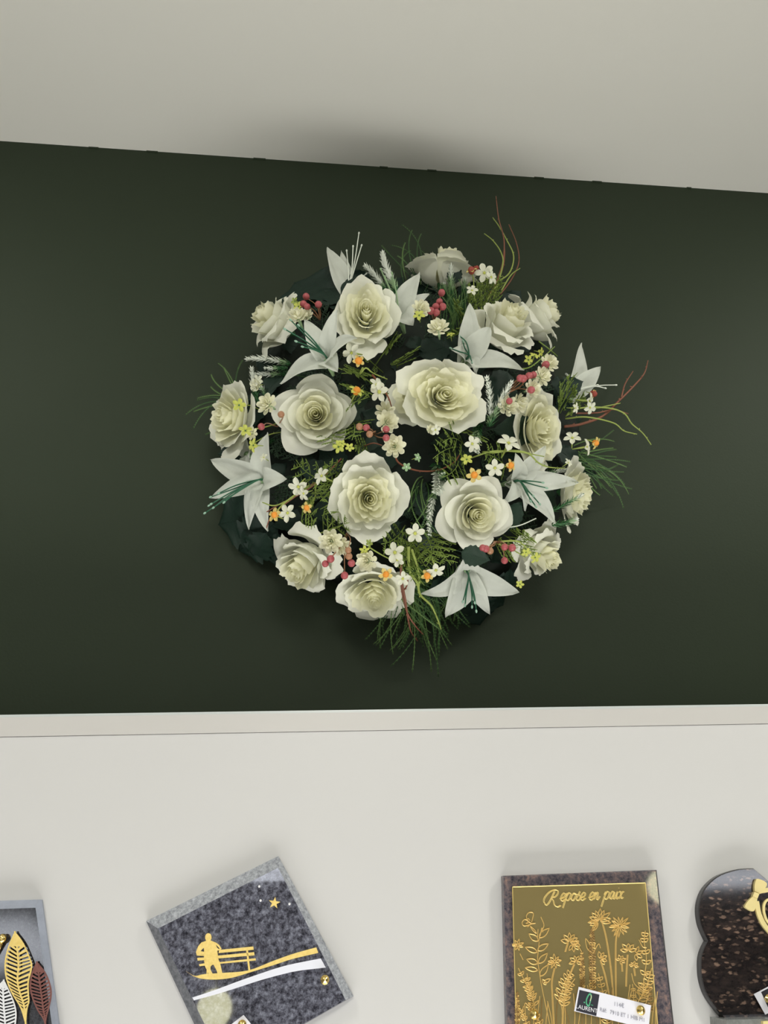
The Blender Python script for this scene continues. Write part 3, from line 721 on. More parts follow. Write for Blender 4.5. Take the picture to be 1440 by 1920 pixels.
# ---- bare twigs and curling tendrils
def twig(pts, m, r0=.0017, r1=.0007, name='twig', knots=True):
    W = smoothline([at(*p) for p in pts], 6); b = MB(); b.tube(W, r0, r1, 6)
    if knots:
        for k in range(3, len(W) - 1, 5):
            d = Vector((rg.uniform(-1, 1), -.3, rg.uniform(-1, 1))).normalized(); b.tube([W[k], W[k] + d * r0 * 2], r0 * .7, r0 * .3, 4)
    return b.build(name, M[m], wreath)
twig([(925, 545, .05), (942, 495, .05), (945, 450, .05), (935, 410, .045), (930, 368, .04)], 'rust', .0014)
twig([(915, 560, .05), (940, 510, .05), (946, 480, .05), (945, 450, .05)], 'brown', .0015)
twig([(925, 560, .05), (942, 500, .055), (940, 475, .05), (925, 452, .045), (908, 438, .04)], 'lime', .0013)
twig([(930, 530, .05), (955, 512, .05), (963, 480, .05), (950, 450, .05), (936, 425, .045), (924, 408, .04)], 'lime', .0013)
twig([(940, 545, .05), (958, 516, .05), (975, 503, .045)], 'lime', .0013)
twig([(938, 552, .05), (960, 522, .045), (973, 490, .04), (968, 455, .04), (954, 421, .035)], 'rust', .0012)
twig([(900, 600, .05), (915, 560, .06), (935, 530, .05)], 'lime', .0018)
twig([(1058, 800, .05), (1090, 795, .05), (1130, 780, .05), (1160, 752, .045), (1190, 722, .04), (1208, 700, .035), (1215, 676, .03)], 'rust', .0023, .0008)
twig([(1165, 745, .045), (1172, 720, .04), (1187, 696, .035)], 'rust', .0014)
twig([(1080, 775, .05), (1120, 774, .055), (1150, 768, .05), (1178, 776, .045)], 'rust', .0013)
twig([(1060, 780, .05), (1090, 765, .06), (1140, 765, .055), (1170, 775, .05), (1185, 795, .045), (1205, 812, .04), (1221, 834, .035)], 'lime', .0014)
twig([(1060, 785, .05), (1100, 782, .06), (1150, 793, .05), (1170, 808, .045), (1194, 814, .04)], 'lime', .0013)
twig([(1110, 768, .05), (1135, 762, .055), (1163, 756, .05)], 'lime', .0013)
twig([(752, 1050, .09), (752, 1080, .08), (754, 1110, .07), (764, 1150, .06), (780, 1175, .05), (794, 1190, .04)], 'rust', .0017)
twig([(752, 1085, .08), (760, 1125, .07), (765, 1160, .055), (771, 1185, .045), (783, 1202, .035)], 'rust', .0015)
twig([(765, 1080, .08), (762, 1100, .07), (752, 1110, .07)], 'brown', .0013)
twig([(766, 1025, .11), (768, 1070, .10), (782, 1092, .09), (788, 1115, .075), (808, 1135, .06), (820, 1160, .05), (827, 1180, .045)], 'lime', .002, .001)
twig([(772, 1030, .11), (783, 1065, .10), (786, 1090, .09), (784, 1112, .08)], 'lime', .0017)
twig([(740, 850, .10), (748, 868, .10), (780, 882, .10), (820, 882, .10), (850, 868, .10), (862, 852, .09)], 'brown', .0014)
twig([(684, 836, .11), (700, 831, .12), (716, 835, .12)], 'rust', .001)
twig([(698, 703, .13), (714, 722, .135), (728, 745, .14), (734, 762, .13)], 'brown', .0014)
twig([(680, 690, .13), (676, 700, .14), (686, 690, .145), (700, 700, .14), (726, 711, .13)], 'lime', .0014)
twig([(672, 845, .11), (674, 862, .115), (673, 882, .12)], 'lime', .001)
twig([(905, 848, .11), (930, 848, .12), (960, 845, .12), (990, 850, .12), (1010, 868, .11), (1030, 876, .10), (1060, 878, .09)], 'lime', .0015)
twig([(880, 860, .11), (925, 846, .12), (975, 848, .12), (1020, 856, .11)], 'lime', .0011)
twig([(640, 860, .09), (600, 900, .09), (565, 925, .085), (525, 945, .08), (500, 960, .075)], 'rust', .0012)
twig([(590, 905, .08), (555, 930, .085), (530, 948, .08), (520, 958, .085), (505, 975, .08), (500, 990, .075)], 'rust', .0011)
twig([(580, 910, .08), (545, 935, .085), (515, 948, .08), (492, 942, .075)], 'lime', .0013)
twig([(585, 910, .08), (550, 930, .09), (522, 955, .09), (525, 968, .085)], 'lime', .0012)
twig([(575, 952, .08), (590, 935, .07), (592, 910, .07)], 'lime', .0018)
twig([(470, 806, .07), (500, 800, .07), (530, 790, .06)], 'lime', .0011)
twig([(478, 830, .07), (505, 815, .07), (530, 810, .06)], 'lime', .001)
twig([(449, 765, .06), (468, 760, .06), (490, 770, .05)], 'lime', .0009)
twig([(600, 1000, .08), (640, 985, .08), (670, 960, .07)], 'lime', .001)
twig([(610, 1005, .08), (618, 985, .085), (635, 970, .08)], 'lime', .001)
twig([(690, 1025, .10), (715, 1040, .10), (735, 1050, .09)], 'lime', .001)
twig([(682, 1030, .10), (684, 1050, .095)], 'rust', .0011)
twig([(940, 1015, .10), (970, 1015, .10), (990, 1030, .095), (1005, 1045, .09)], 'lime', .0013)
twig([(935, 1020, .10), (960, 1030, .095), (985, 1045, .09)], 'lime', .001)
twig([(955, 735, .10), (975, 725, .11), (985, 712, .12)], 'berry_b', .0012)
twig([(955, 690, .09), (990, 690, .09), (1020, 668, .085), (1040, 650, .07)], 'cedar', .0012)
twig([(945, 990, .09), (975, 985, .09), (1005, 972, .085)], 'white_tip', .0009)
twig([(900, 600, .07), (890, 560, .07), (888, 520, .065)], 'lime', .0012)
twig([(905, 600, .07), (902, 560, .07), (905, 520, .065)], 'lime', .0012)
twig([(1010, 640, .07), (1030, 655, .07), (1045, 668, .06)], 'cedar', .001)

# ================================================================== plaques
def poly(b, pts, h0, h1, mi=0, mside=None):
    top = [pl(*p, h1) for p in pts]; b.prism(top, [lift(p, h0 - h1) for p in top], mi, mside)
def chamfer_slab(outer, inner, t, c, mi_face, mi_ch):
    """outer outline at height t-c, inner outline at height t; one chamfer face per side"""
    b = MB(); n = len(outer)
    top = [pl(*p, t) for p in inner]; mid = [pl(*p, t - c) for p in outer]; bot = [lift(p, -(t - c)) for p in mid]
    b.v = top + mid + bot
    b.f.append(tuple(range(n))); b.i.append(mi_face)
    for k in range(n):
        k2 = (k + 1) % n
        b.f.append((k, n + k, n + k2, k2)); b.i.append(mi_ch[k])
        b.f.append((n + k, 2 * n + k, 2 * n + k2, n + k2)); b.i.append(mi_ch[k])
    b.f.append(tuple(range(3 * n - 1, 2 * n - 1, -1))); b.i.append(mi_ch[0])
    return b
def line(b, pts, h, r, mi=0, n=4):
    W = [pl(*p, h) for p in pts]; b.tube(W, r, r, n, mi)
def curve(pts, n=5):
    v = smoothline([Vector((p[0], p[1], 0)) for p in pts], n); return [(q.x, q.y) for q in v]
def screw(px, py, h, parent, rpx=8):
    c = pl(px, py, h); R = rpx * mpp(c); b = MB(); prof = [(R * .9, 0), (R, .0012), (R, .0028), (R * .62, .0045), (.00005, .0062)]; g = []
    for r, z in prof: g.append([c + PX * (r * math.cos(t)) + PU * (r * math.sin(t)) + PN * z for t in [2 * math.pi * i / 20 for i in range(21)]])
    b.grid(g); return b.build('screw', M['brass'], parent, c, smooth=False, label='conical brass screw')

# ---- plaque with the man on a bench
T = .010
p2 = empty('memorial_plaque', pl(468, 1811, 0), 'blue-grey granite plaque tilted on its corner, gold man sitting on a bench under a star', 'plaque', 'memorial plaques on the white board')
out2 = [(274, 1727), (522, 1605), (663, 1868), (408, 2014)]; in2 = [(296, 1741), (521.5, 1627), (648, 1875), (424, 2003)]
b = chamfer_slab(out2, in2, T, .006, 0, [1, 1, 0, 2])
b.build('stone_slab', [M['gr_blue'], M['gr_blue_rough'], M['gr_blue_shaded']], p2, smooth=False)
K = lambda pts: [(340 + x / 4.8, 1720 + y / 4.8) for x, y in pts]
H = T
b = MB()
poly(b, K(curve([(40, 485), (120, 527), (200, 512), (370, 500), (600, 478), (820, 395), (1000, 330), (1215, 270)], 4) + curve([(1233, 320), (1000, 375), (830, 430), (620, 495), (450, 545), (300, 560), (180, 552), (110, 530)], 4)), H - .001, H + .0008)
b.build('gold_path', M['gold'], p2, smooth=False, label='gold leaf ground line')
b = MB()
for q in ([(340, 293), (648, 262), (651, 292), (335, 322)], [(325, 345), (655, 313), (658, 342), (335, 370)], [(345, 403), (668, 368), (671, 388), (350, 418)], [(583, 295), (600, 294), (621, 482), (604, 484)],
          [(137, 332), (210, 338), (210, 348), (138, 344)], [(142, 365), (212, 360), (212, 385), (147, 390)], [(158, 422), (216, 412), (218, 434), (164, 440)], [(228, 430), (240, 430), (236, 520), (226, 520)]):
    poly(b, K(q), H - .001, H + .0009)
b.build('gold_bench', M['gold'], p2, smooth=False, label='gold leaf bench')
b = MB()
poly(b, K([(243 + 29 * math.cos(t / 16 * 6.283), 180 + 38 * math.sin(t / 16 * 6.283)) for t in range(16)]), H - .001, H + .0014)
poly(b, K([(222, 208), (265, 208), (300, 226), (318, 262), (325, 310), (330, 360), (345, 420), (250, 432), (205, 400), (204, 340), (205, 300), (200, 262), (205, 225)]), H - .001, H + .0012)
poly(b, K([(212, 215), (180, 226), (150, 262), (132, 312), (136, 332), (208, 336), (207, 310), (172, 304), (203, 272), (215, 240)]), H - .001, H + .0011)
poly(b, K([(272, 213), (310, 226), (340, 248), (362, 282), (350, 295), (322, 300), (300, 268), (318, 268), (335, 285), (345, 280), (315, 250), (285, 235)]), H - .001, H + .0013)
poly(b, K([(206, 395), (300, 400), (262, 445), (262, 470), (290, 525), (250, 528), (232, 480), (212, 440)]), H - .001, H + .00115)
poly(b, K([(285, 400), (343, 395), (355, 440), (366, 490), (374, 525), (330, 522), (318, 480), (292, 430)]), H - .001, H + .00125)
b.build('gold_man', M['gold'], p2, smooth=False, label='gold leaf silhouette of a seated man')
b = MB()
poly(b, K(curve([(100, 722), (300, 655), (500, 580), (700, 510), (850, 460), (1000, 420), (1255, 370)], 4) + curve([(1300, 452), (1050, 482), (900, 515), (700, 570), (500, 635), (300, 697), (112, 748)], 4)), H - .001, H + .0006)
b.build('white_swoosh', M['white_film'], p2, smooth=False, label='white curved band')
b = MB()
poly(b, [(514.5 + (11.5 if k % 2 == 0 else 4.6) * math.cos(math.radians(-82 + 36 * k)), 1693 + (11.5 if k % 2 == 0 else 4.6) * math.sin(math.radians(-82 + 36 * k))) for k in range(10)], H - .001, H + .001)
b.build('star', M['gold'], p2, smooth=False, label='gold star')
for q in ((486, 1662), (488.5, 1688.5), (542.7, 1695)):
    b = MB(); c = pl(*q, H); b.ball(c, .0013, 8, 5); b.build('crystal', M['crystal'], p2, c, smooth=False, label='tiny clear crystal')
screw(609, 1837, H, p2)

# ---- plaque with the gold plate
p3 = empty('memorial_plaque', pl(1100, 1850, 0), 'upright brown granite plaque faced with an engraved gold plate of wild flowers', 'plaque', 'memorial plaques on the white board')
out3 = [(943, 1642), (1231, 1631), (1285, 2110), (955, 2110)]; in3 = [(944, 1644), (1229.2, 1633.5), (1282, 2108), (957, 2108)]
chamfer_slab(out3, in3, T, .002, 0, [0, 1, 0, 0]).build('stone_slab', [M['gr_brown'], M['dark_edge']], p3, smooth=False)
b = MB(); poly(b, [(960.5, 1663), (1210.5, 1655), (1247, 2085), (972, 2085)], T - .0005, T + .0025); b.build('gold_plate', M['plate'], p3, smooth=False, label='polished gold plate')
b = MB(); hh = T + .0026
line(b, [(961, 1663), (1210, 1655.3)], hh, .0005); line(b, [(961, 1663), (972, 2085)], hh, .0005); line(b, [(1210, 1655.3), (1247, 2085)], hh, .0006)
b.build('plate_rim', M['engrave_l'], p3, smooth=False)
HP = T + .0026
# handwriting "Repose en paix": strokes as centre lines, drawn as double outlines
def hand():
    L = {}
    L['R'] = [[(-.55, -.25), (-.75, -.05), (-.75, .35), (-.35, .85), (.2, 1.05), (.62, .95), (.68, .65), (.45, .38), (.05, .3), (.35, .0), (.6, -.42), (1.0, -.62), (1.35, -.5)], [(.25, .92), (.1, .4), (-.1, -.15), (-.35, -.4), (-.55, -.3)]]
    L['e'] = [[(-.1, .12), (.25, .22), (.35, .42), (.2, .52), (.02, .35), (-.02, .1), (.15, -.04), (.45, .1)]]
    L['p'] = [[(.0, .3), (.12, .5), (.02, .05), (-.1, -.55)], [(.06, .3), (.25, .52), (.45, .42), (.4, .1), (.2, -.02), (.05, .12)], [(.4, .08), (.6, .1)]]
    L['o'] = [[(.2, .5), (.0, .3), (.05, .02), (.25, .0), (.4, .25), (.3, .48), (.15, .45), (.5, .4)]]
    L['s'] = [[(-.06, .05), (.14, .34), (.26, .6), (.2, .4), (.38, .2), (.3, .0), (.12, -.03), (.06, .08)], [(.3, .0), (.5, .12)]]
    L['n'] = [[(.0, .35), (.1, .5), (.06, .2), (.0, .0)], [(.04, .25), (.25, .5), (.32, .35), (.26, .05), (.36, -.02), (.55, .2)]]
    L['a'] = [[(.38, .42), (.2, .52), (.02, .3), (.06, .02), (.22, .05), (.4, .48), (.34, .1), (.42, -.02), (.56, .12)]]
    L['i'] = [[(.02, .15), (.14, .5), (.08, .12), (.16, -.02), (.32, .12)], [(.2, .72), (.21, .76)]]
    L['x'] = [[(.0, .42), (.12, .5), (.2, .25), (.3, .0), (.45, .08)], [(.44, .48), (.3, .42), (.12, .08), (.0, .0)]]
    return L
HL = hand(); b = MB()
adv = {'R': 1.0, 'e': .42, 'p': .56, 'o': .48, 's': .46, 'n': .52, 'a': .54, 'i': .30, 'x': .5, ' ': .42}
sc = 23.5
def put(word, x0, y0, slope):
    x = 0
    for ch in word:
        if ch != ' ':
            kx = 1.0
            for st in HL[ch]:
                s_ = .82 if ch == 'R' else 1
                pts = [(x0 + (x + px_ * s_ + .22 * py_) * sc * .83, y0 - py_ * sc * s_ * (1.0 if ch == 'R' else 1.12) + slope * (x + px_) * sc * .83) for px_, py_ in st]
                c = curve(pts, 5) if len(pts) > 2 else pts
                for off in ((-.9, -.4), (.9, .4)) if len(pts) > 2 else ((0, 0),):
                    line(b, [(q[0] + off[0], q[1] + off[1]) for q in c], HP, .00042)
        x += adv[ch]
put('Repose en paix', 1032, 1689, -.035)
b.build('inscription', M['engrave_l'], p3, smooth=False, label='engraved handwriting reading Repose en paix')
# engraved wild flowers
b = MB(); RE = .00050
def loop_leaf(x, y, ang, L, wd, mi=0):
    c, s = math.cos(ang), math.sin(ang); pts = []
    for k in range(9):
        t = k / 8; pts.append((t * L, wd * math.sin(math.pi * t ** .8)))
    for k in range(7, -1, -1):
        t = k / 8; pts.append((t * L, -wd * math.sin(math.pi * t ** .8)))
    line(b, [(x + a * c - q * s, y + a * s + q * c) for a, q in pts], HP, RE, mi)
def stem(pts, mi=0, r=RE): line(b, curve(pts, 5), HP, r, mi)
rgE = random.Random(9)
# butterfly
for q in ([(997, 1729), (1000, 1713), (992, 1711), (987, 1718), (990, 1727), (997, 1732)], [(997, 1732), (985, 1724), (979, 1730), (983, 1736), (996, 1733)], [(989, 1729), (990, 1722), (994, 1726)], [(996, 1732), (1004, 1731)], [(992, 1735), (989, 1738)], [(986, 1731), (991, 1730)]): stem(q)
# leafy branch left
stem([(1011, 1722 + 44), (1009, 1785), (1008, 1800), (1011, 1820), (1014, 1840), (1022, 1880), (1032, 1925)])
stem([(1010, 1765), (1014, 1748), (1020, 1735), (1014, 1719)]); stem([(1008, 1757), (1009, 1742)]); stem([(1013, 1755), (1016, 1740), (1018, 1748)])
for x, y, a, L, wd in ((1009, 1764, -2.5, 22, 5), (1011, 1758, -.75, 26, 5), (1007, 1785, -2.75, 24, 4.5), (1008, 1782, -.55, 24, 5), (1008, 1806, -2.8, 22, 5), (1010, 1806, -.85, 25, 5), (1008, 1819, -2.95, 24, 4), (1013, 1830, -.95, 26, 5), (1020, 1842, -.5, 14, 3), (1024, 1846, -2.2, 12, 3), (1006, 1750, -2.3, 18, 1.5)): loop_leaf(x, y, a, L, wd)
# flower heads: ring of outlined petals on a stem
def head(x, y, r, n, a0, a1, wd, st=None, mi=0):
    for k in range(n):
        a = a0 + (a1 - a0) * k / max(1, n - 1); loop_leaf(x + 1.5 * math.cos(a), y + 1.5 * math.sin(a), a + rgE.uniform(-.08, .08), r * rgE.uniform(.8, 1.05), wd * rgE.uniform(.8, 1.1), mi)
    if st: stem(st, mi); stem([(p[0] + 1.8, p[1]) for p in st], mi)
head(1124, 1726, 23, 9, -3.3, .25, 3.6, [(1128, 1728), (1135, 1755), (1141, 1790), (1146, 1830), (1149, 1870)])
head(1122, 1729, 18, 4, 2.0, 3.1, 2.6)
head(1162, 1736, 20, 14, -3.1, 3.0, 1.7, [(1157, 1745), (1154, 1765), (1153.5, 1800), (1154, 1870)])
head(1068, 1766, 17, 6, -2.9, .2, 3.6, [(1064, 1768), (1059, 1785)])
head(1075, 1770, 13, 5, -.5, 2.2, 3)
head(1040, 1803, 13, 9, -3.1, 2.8, 2, [(1039, 1815), (1034, 1840), (1035, 1870), (1038, 1925)])
head(1080, 1803, 12, 6, -3.4, .5, 2.6, [(1076, 1808), (1070, 1822), (1062, 1845), (1056, 1880), (1054, 1925)])
head(1178, 1783, 15, 5, -3.0, -.2, 3.6, [(1176, 1790), (1174, 1820), (1173, 1850)])
head(1192, 1788, 14, 4, -1.2, 1.4, 3.2)
head(1164, 1800, 9, 6, -2.9, 1.5, 2, [(1165, 1806), (1166, 1822)])
head(971, 1772, 10, 8, -3, 3, 1.6)
head(1126, 1798, 14, 5, -1.8, .9, 3.4, [(1125, 1800), (1134, 1830), (1142, 1870)])
head(1188, 1812, 8, 5, -2.8, 0, 2, [(1188, 1815), (1190, 1830)])
# spires of small bells
def spire(x, y0, y1, w, lean=0):
    n = int((y1 - y0) / 5)
    for k in range(n):
        yy = y0 + (y1 - y0) * k / n; ww = w * (.5 + .5 * min(1, k / 5)); xx = x + lean * k
        for s in (-1, 1): loop_leaf(xx, yy + 3, -math.pi / 2 + s * rgE.uniform(.9, 1.3), ww, ww * .33, 1 if rgE.random() < .45 else 0)
        loop_leaf(xx, yy + 2, -math.pi / 2 + rgE.uniform(-.3, .3), ww * .8, ww * .3, 1)
spire(1110, 1742, 1860, 7, .05); spire(1091, 1785, 1858, 5.5, .08); spire(970, 1860, 1925, 5)
# leaf fans and fronds
def frond(pts, n, L, wd, mi=0):
    c = curve(pts, 6); line(b, c, HP, RE, mi)
    for k in range(n):
        i = int((k + .5) / n * (len(c) - 2)); x, y = c[i]; dx, dy = c[i + 1][0] - x, c[i + 1][1] - y; a = math.atan2(dy, dx)
        for s in (-1, 1): loop_leaf(x, y, a + s * .95, L * (1 - .5 * k / n), wd, mi)
frond([(1050, 1880), (1055, 1855), (1062, 1835), (1072, 1822)], 6, 17, 2.6); frond([(1056, 1890), (1062, 1860), (1078, 1835)], 5, 14, 2.4)
frond([(1003, 1890), (996, 1862), (984, 1840), (972, 1815)], 6, 13, 2); frond([(1000, 1880), (992, 1850), (988, 1825)], 5, 10, 1.8)
frond([(1205, 1870), (1207, 1840), (1212, 1800), (1208, 1765), (1210, 1745)], 7, 14, 3); frond([(1196, 1880), (1212, 1850), (1222, 1815)], 5, 18, 3.4)
stem([(1198, 1762), (1205, 1775), (1212, 1777)]); stem([(1184, 1825), (1190, 1845), (1208, 1858), (1222, 1850)]); stem([(1106, 1770), (1098, 1760), (1101, 1778), (1112, 1788)]); stem([(1112, 1788), (1122, 1770), (1126, 1778)])
frond([(1140, 1925), (1133, 1880), (1128, 1850), (1122, 1825)], 6, 13, 2.6); frond([(1186, 1900), (1188, 1870), (1186, 1845)], 4, 8, 2); frond([(1220, 1900), (1219, 1870), (1216, 1845)], 5, 8, 2, 1)
frond([(1016, 1925), (1000, 1895), (985, 1880)], 5, 10, 2); frond([(990, 1925), (982, 1905), (975, 1890)], 4, 8, 2)
stem([(1083, 1772), (1091, 1785)]); stem([(975, 1788), (981, 1800)])
for k in range(34):                         # crowd of stalks at the foot
    x = 968 + k * 8.2 + rgE.uniform(-3, 3); y = 1900 + rgE.uniform(-45, 10)
    stem([(x + rgE.uniform(-10, 10), y - 10), (x + rgE.uniform(-3, 3), y + 30), (x, 1960), (x + 2, 2060)], 1 if k % 3 == 0 else 0)
for k in range(26):
    x = 970 + k * 10 + rgE.uniform(-4, 4); frond([(x, 2040), (x + rgE.uniform(-8, 8), 1985), (x + rgE.uniform(-8, 8), 1925)], 5, 11, 2.3, k % 2)
b.build('engraving', [M['engrave'], M['engrave_d']], p3, smooth=False, label='engraved wild flowers')
screw(1000.5, 1902, HP, p3)

def text(body, px, py, hgt, ang, h, m, parent, name='printing', font=None, align='CENTER', sx=1.0):
    cu = bpy.data.curves.new(name, 'FONT'); cu.body = body; cu.align_x = align; cu.align_y = 'CENTER'; cu.extrude = .00008
    c = pl(px, py, h); cu.size = hgt * mpp(c); cu.offset = 0
    t = bpy.data.objects.new('tmp', cu); COL.objects.link(t)
    dg = bpy.context.evaluated_depsgraph_get(); me = bpy.data.meshes.new_from_object(t.evaluated_get(dg)); me.name = name
    COL.objects.unlink(t); bpy.data.objects.remove(t)
    me.materials.clear(); me.materials.append(m)
    mw = Matrix((PX, PU, PN)).transposed().to_4x4() @ Matrix.Rotation(ang, 4, 'Z') @ Matrix.Diagonal((sx, 1, 1, 1)); mw.translation = c
    return inst(name, me, mw, parent, 'printed lettering')

# price tag on the gold plate
ht = HP + .004
tg = empty('price_tag', pl(1148, 1889, ht), 'white price card hung on the brass screw of the gold plate, reading 114 euros', 'tag', 'price tags on the plaques')
b = MB(); poly(b, [(1085.2, 1850.4), (1220.7, 1885), (1216, 1930), (1076.5, 1895.8)], ht - .0005, ht); b.build('card', M['paper'], tg, smooth=False)
b = MB(); poly(b, [(1086.6, 1856), (1124, 1865), (1118, 1905), (1080, 1895)], ht, ht + .00012); b.build('logo_square', M['logo_bg'], tg, smooth=False, label='black square printed logo')
b = MB()
line(b, curve([(1099, 1881), (1103.5, 1886), (1106, 1880), (1108.6, 1869), (1107.5, 1864), (1104, 1865), (1100, 1873), (1099.5, 1881), (1102.5, 1886.5)], 4), ht + .0002, .00075, 0)
line(b, curve([(1106.3, 1877), (1108.6, 1870), (1107.8, 1865.5)], 3), ht + .0004, .00055, 1)
line(b, [(1094.5, 1878.5), (1096.5, 1880)], ht + .0002, .0006, 0); line(b, [(1108, 1884), (1112, 1885)], ht + .0002, .0003, 0)
b.build('logo_mark', [M['logo_green'], M['logo_yellow']], tg, label='green looped letter mark')
A_ = -math.radians(14.0)
text('LAURENT', 1100, 1891.5, 9.6, A_, ht + .0003, M['logo_white'], tg)
text('114€', 1160.5, 1884.5, 9.5, A_, ht + .0002, M['ink'], tg)
text('Réf:', 1131, 1894.5, 9, A_, ht + .0002, M['ink'], tg)
text('7910 ET 1 HIB M1', 1176.5, 1905.5, 9, A_, ht + .0002, M['ink'], tg)
screw(1200, 1894, ht, tg)

# price tag corner on the tilted plaque
ht = H + .004
tg = empty('price_tag', pl(455, 1935, ht), 'white card corner hung on the lower brass screw of the tilted blue-grey plaque', 'tag', 'price tags on the plaques')
b = MB(); poly(b, [(456.7, 1903), (498, 1953), (405, 2020), (366, 1972)], ht - .0005, ht); b.build('card', M['paper'], tg, smooth=False)
screw(454, 1921, ht, tg)

# ---- dark heart-shaped plaque on the right
p4 = empty('memorial_plaque', pl(1500, 1790, 0), 'dark brown-flecked granite plaque with a scalloped heart outline and a pale gold bow', 'plaque', 'memorial plaques on the white board')
lobe = curve([(1412.5, 1628), (1395, 1628.5), (1376.7, 1631), (1350, 1640), (1331.7, 1653), (1318, 1670), (1311, 1690), (1309, 1708), (1311.7, 1730), (1317.5, 1746.7), (1325.8, 1764)], 3)
lobe2 = curve([(1325.8, 1764), (1318.5, 1778.5), (1313.7, 1795), (1313, 1815), (1315, 1836.7), (1321.7, 1860), (1333, 1880), (1350, 1901.7), (1365, 1917)], 3)
right = [(3004 - x, y - 2) for x, y in reversed(lobe2)] + [(3004 - x, y - 2) for x, y in reversed(lobe)][1:]
o4 = lobe + lobe2[1:] + [(1420, 1935), (1584, 1932)] + right + [(1570, 1638), (1502, 1705), (1440, 1652)]
cx4, cy4 = 1502, 1780
i4 = [(x + (cx4 - x) * .012, y + (cy4 - y) * .012) for x, y in o4]
n4 = len(o4)
chamfer_slab(o4, i4, T, .002, 0, [1] * n4).build('stone_slab', [M['gr_dark'], M['dark_edge']], p4, smooth=False)
b = MB(); poly(b, [(1362, 1912), (1642, 1905), (1652, 1960), (1366, 1968)], 0, .034, 0); b.build('stone_base', M['grey_base'], p4, smooth=False, label='grey stone foot')
b = MB(); hb = T
poly(b, curve([(1415, 1671), (1415, 1660), (1417.5, 1650), (1421, 1647.8), (1430, 1650.5), (1437, 1655), (1438, 1660), (1432, 1669), (1425, 1675)], 4), hb, hb + .0035)
poly(b, [(1414.6, 1672), (1424, 1675.8), (1420.5, 1684.5), (1411.5, 1680.5)], hb, hb + .0042)
poly(b, curve([(1411.2, 1681), (1404, 1688), (1397.5, 1697), (1398.5, 1702), (1410, 1708.5), (1414.5, 1707), (1418.5, 1698), (1420, 1685)], 4), hb, hb + .0035)
b.build('bow', M['gold_flat'], p4, smooth=False, label='pale gold bow')
b = MB()
def ribbon(pts, wpx, h0, h1):
    c = curve(pts, 5); L, R_ = [], []
    for k, p in enumerate(c):
        a = c[max(0, k - 1)]; q = c[min(len(c) - 1, k + 1)]; dx, dy = q[0] - a[0], q[1] - a[1]; l = math.hypot(dx, dy) or 1
        L.append((p[0] - dy / l * wpx, p[1] + dx / l * wpx)); R_.append((p[0] + dy / l * wpx, p[1] - dx / l * wpx))
    for k in range(len(c) - 1): poly(b, [L[k], L[k + 1], R_[k + 1], R_[k]], h0, h1)
ribbon([(1423, 1672), (1432, 1670), (1450, 1668), (1475, 1672), (1502, 1705), (1530, 1675), (1565, 1668), (1585, 1690), (1582, 1725), (1502, 1800), (1445, 1748), (1426, 1720), (1419, 1690)], 4.2, hb, hb + .0025)
ribbon([(1502, 1722), (1480, 1700), (1455, 1686), (1440, 1687), (1433, 1697), (1434, 1715), (1446, 1735), (1502, 1782), (1560, 1730), (1566, 1700), (1550, 1688), (1525, 1700), (1502, 1722)], 2.2, hb, hb + .002)
b.build('heart_ribbon', M['gold_flat'], p4, smooth=False, label='pale gold heart outline')
b = MB(); poly(b, [(1431, 1915), (1450, 1914), (1452, 1940), (1431, 1942)], .034, .038); b.build('gold_foot', M['gold_flat'], p4, smooth=False)
ht = T + .004
tg = empty('price_tag', pl(1450, 1870, ht), 'white card tilted upward on the dark flecked granite plaque at the right', 'tag', 'price tags on the plaques')
b = MB(); poly(b, [(1413.5, 1864), (1540, 1798), (1560, 1838), (1435, 1902.5)], ht - .0005, ht); b.build('card', M['paper'], tg, smooth=False)
b = MB(); poly(b, [(1427, 1860), (1460, 1843), (1476, 1876), (1442, 1893)], ht, ht + .00012); b.build('logo_square', M['logo_bg'], tg, smooth=False, label='black square printed logo')
screw(1440, 1873, ht, tg)

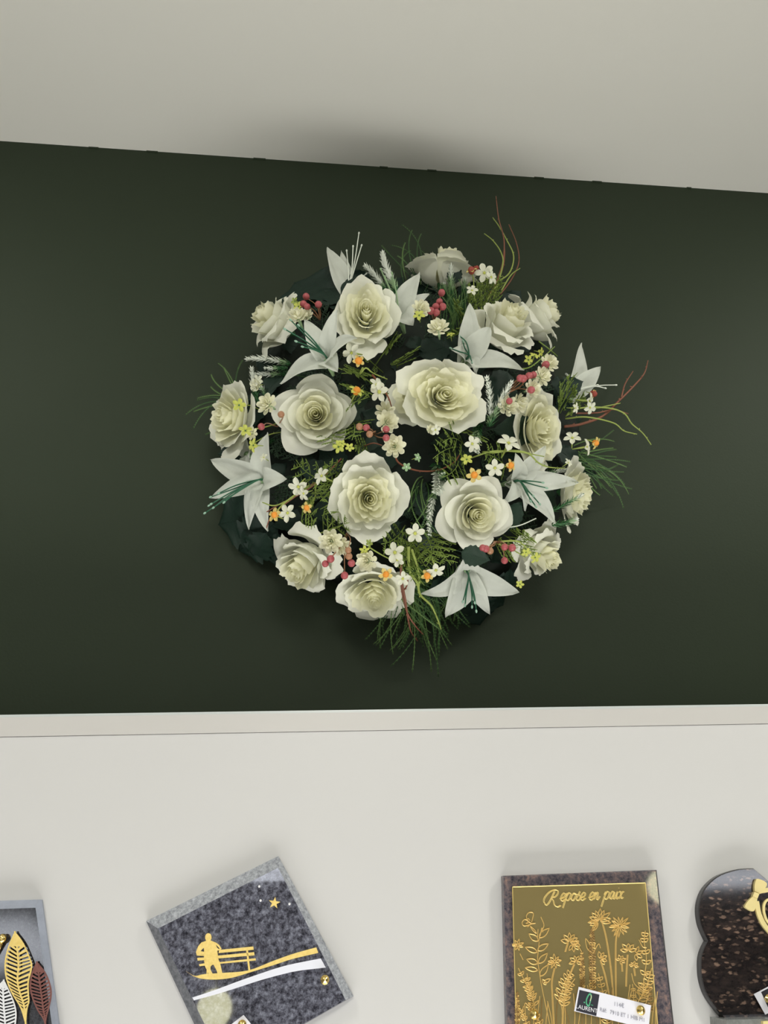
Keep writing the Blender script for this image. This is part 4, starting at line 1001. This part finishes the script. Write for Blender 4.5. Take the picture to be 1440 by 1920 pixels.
# ---- plaque with leaves on the left
p1 = empty('memorial_plaque', pl(-30, 1840, 0), 'black stone plaque with a pale bluish edge and gold, bronze and silver metal leaves', 'plaque', 'memorial plaques on the white board')
out1 = [(-170, 1694), (78, 1686.5), (135, 2100), (-185, 2110)]; in1 = [(-158, 1710), (66.5, 1702), (121, 2090), (-172, 2098)]
chamfer_slab(out1, in1, T, .006, 0, [1, 1, 1, 1]).build('stone_slab', [M['gr_black'], M['gr_edge']], p1, smooth=False)
def metal_leaf(tip, foot, left, rightp, h, m, name, label, nr=17, solid=.1):
    """pierced leaf: rim, midrib and slanting ribs with open slots between"""
    b = MB(); lc = curve([tip] + left + [foot], 6); rc = curve([tip] + rightp + [foot], 6)
    def P_(c, t):
        f = t * (len(c) - 1); i = min(int(f), len(c) - 2); q = f - i; return (c[i][0] * (1 - q) + c[i + 1][0] * q, c[i][1] * (1 - q) + c[i + 1][1] * q)
    def mid(t):
        a, q = P_(lc, t), P_(rc, t); return ((a[0] + q[0]) / 2, (a[1] + q[1]) / 2)
    def lerp(a, q, t): return (a[0] + (q[0] - a[0]) * t, a[1] + (q[1] - a[1]) * t)
    N = 26
    for c in (lc, rc):
        for k in range(N):
            t0, t1 = k / N, (k + 1) / N; a, q = P_(c, t0), P_(c, t1); m0, m1 = mid(t0), mid(t1)
            wz = lambda a_, m_: lerp(a_, m_, min(1, 2.6 / (math.hypot(a_[0] - m_[0], a_[1] - m_[1]) + .01)))
            poly(b, [a, q, wz(q, m1), wz(a, m0)], h - .0012, h)
    for k in range(N):
        t0, t1 = k / N, (k + 1) / N; m0, m1 = mid(t0), mid(t1); w_ = 1.5
        poly(b, [(m0[0] - w_, m0[1]), (m1[0] - w_, m1[1]), (m1[0] + w_, m1[1]), (m0[0] + w_, m0[1])], h - .0012, h + .0002)
    for c in (lc, rc):
        for k in range(nr):
            t = .13 + .72 * k / nr; m0 = mid(t + .055); e = P_(c, t); m1 = mid(t + .055 + .36 / nr); e1 = P_(c, t + .36 / nr)
            poly(b, [m0, e, e1, m1], h - .0011, h - .0001)
    for t0, t1 in ((0.0, .16), (.86, 1.0)):
        pts = [P_(lc, t0 + (t1 - t0) * k / 5) for k in range(6)] + [P_(rc, t1 - (t1 - t0) * k / 5) for k in range(6)]
        poly(b, pts, h - .0012, h + .0001)
    b.build(name, m, p1, smooth=False, label=label)
metal_leaf((27.7, 1746), (48.5, 1925), [(15, 1775), (8.5, 1805), (11, 1835), (22, 1863), (38, 1890)], [(44, 1768), (56, 1795), (60.5, 1812), (54, 1840), (54, 1862), (55, 1878), (51, 1893)], T + .005, M['gold'], 'metal_leaf', 'pierced gold leaf')
metal_leaf((68.5, 1802.5), (85, 1925), [(59, 1825), (55.5, 1850), (60, 1872), (70, 1895), (80, 1910)], [(85, 1823), (95, 1848), (96.5, 1868), (92, 1890), (88, 1905)], T + .004, M['bronze_leaf'], 'metal_leaf', 'pierced reddish bronze leaf', 15)
metal_leaf((7, 1836.5), (24, 1990), [(-8, 1855), (-16, 1885), (-12, 1915), (0, 1950)], [(17, 1856), (27, 1880), (31, 1900), (29, 1925), (26, 1955)], T + .003, M['silver_leaf'], 'metal_leaf', 'pierced silver leaf', 16)
b = MB(); c = pl(4, 1760, T + .006); b.ball(c, .0042, 12, 8); b.tube([c, pl(-2, 1778, T + .003), pl(-10, 1800, T)], .0028, .002, 8)
b.build('brass_bud', M['brass'], p1, label='small brass bud')
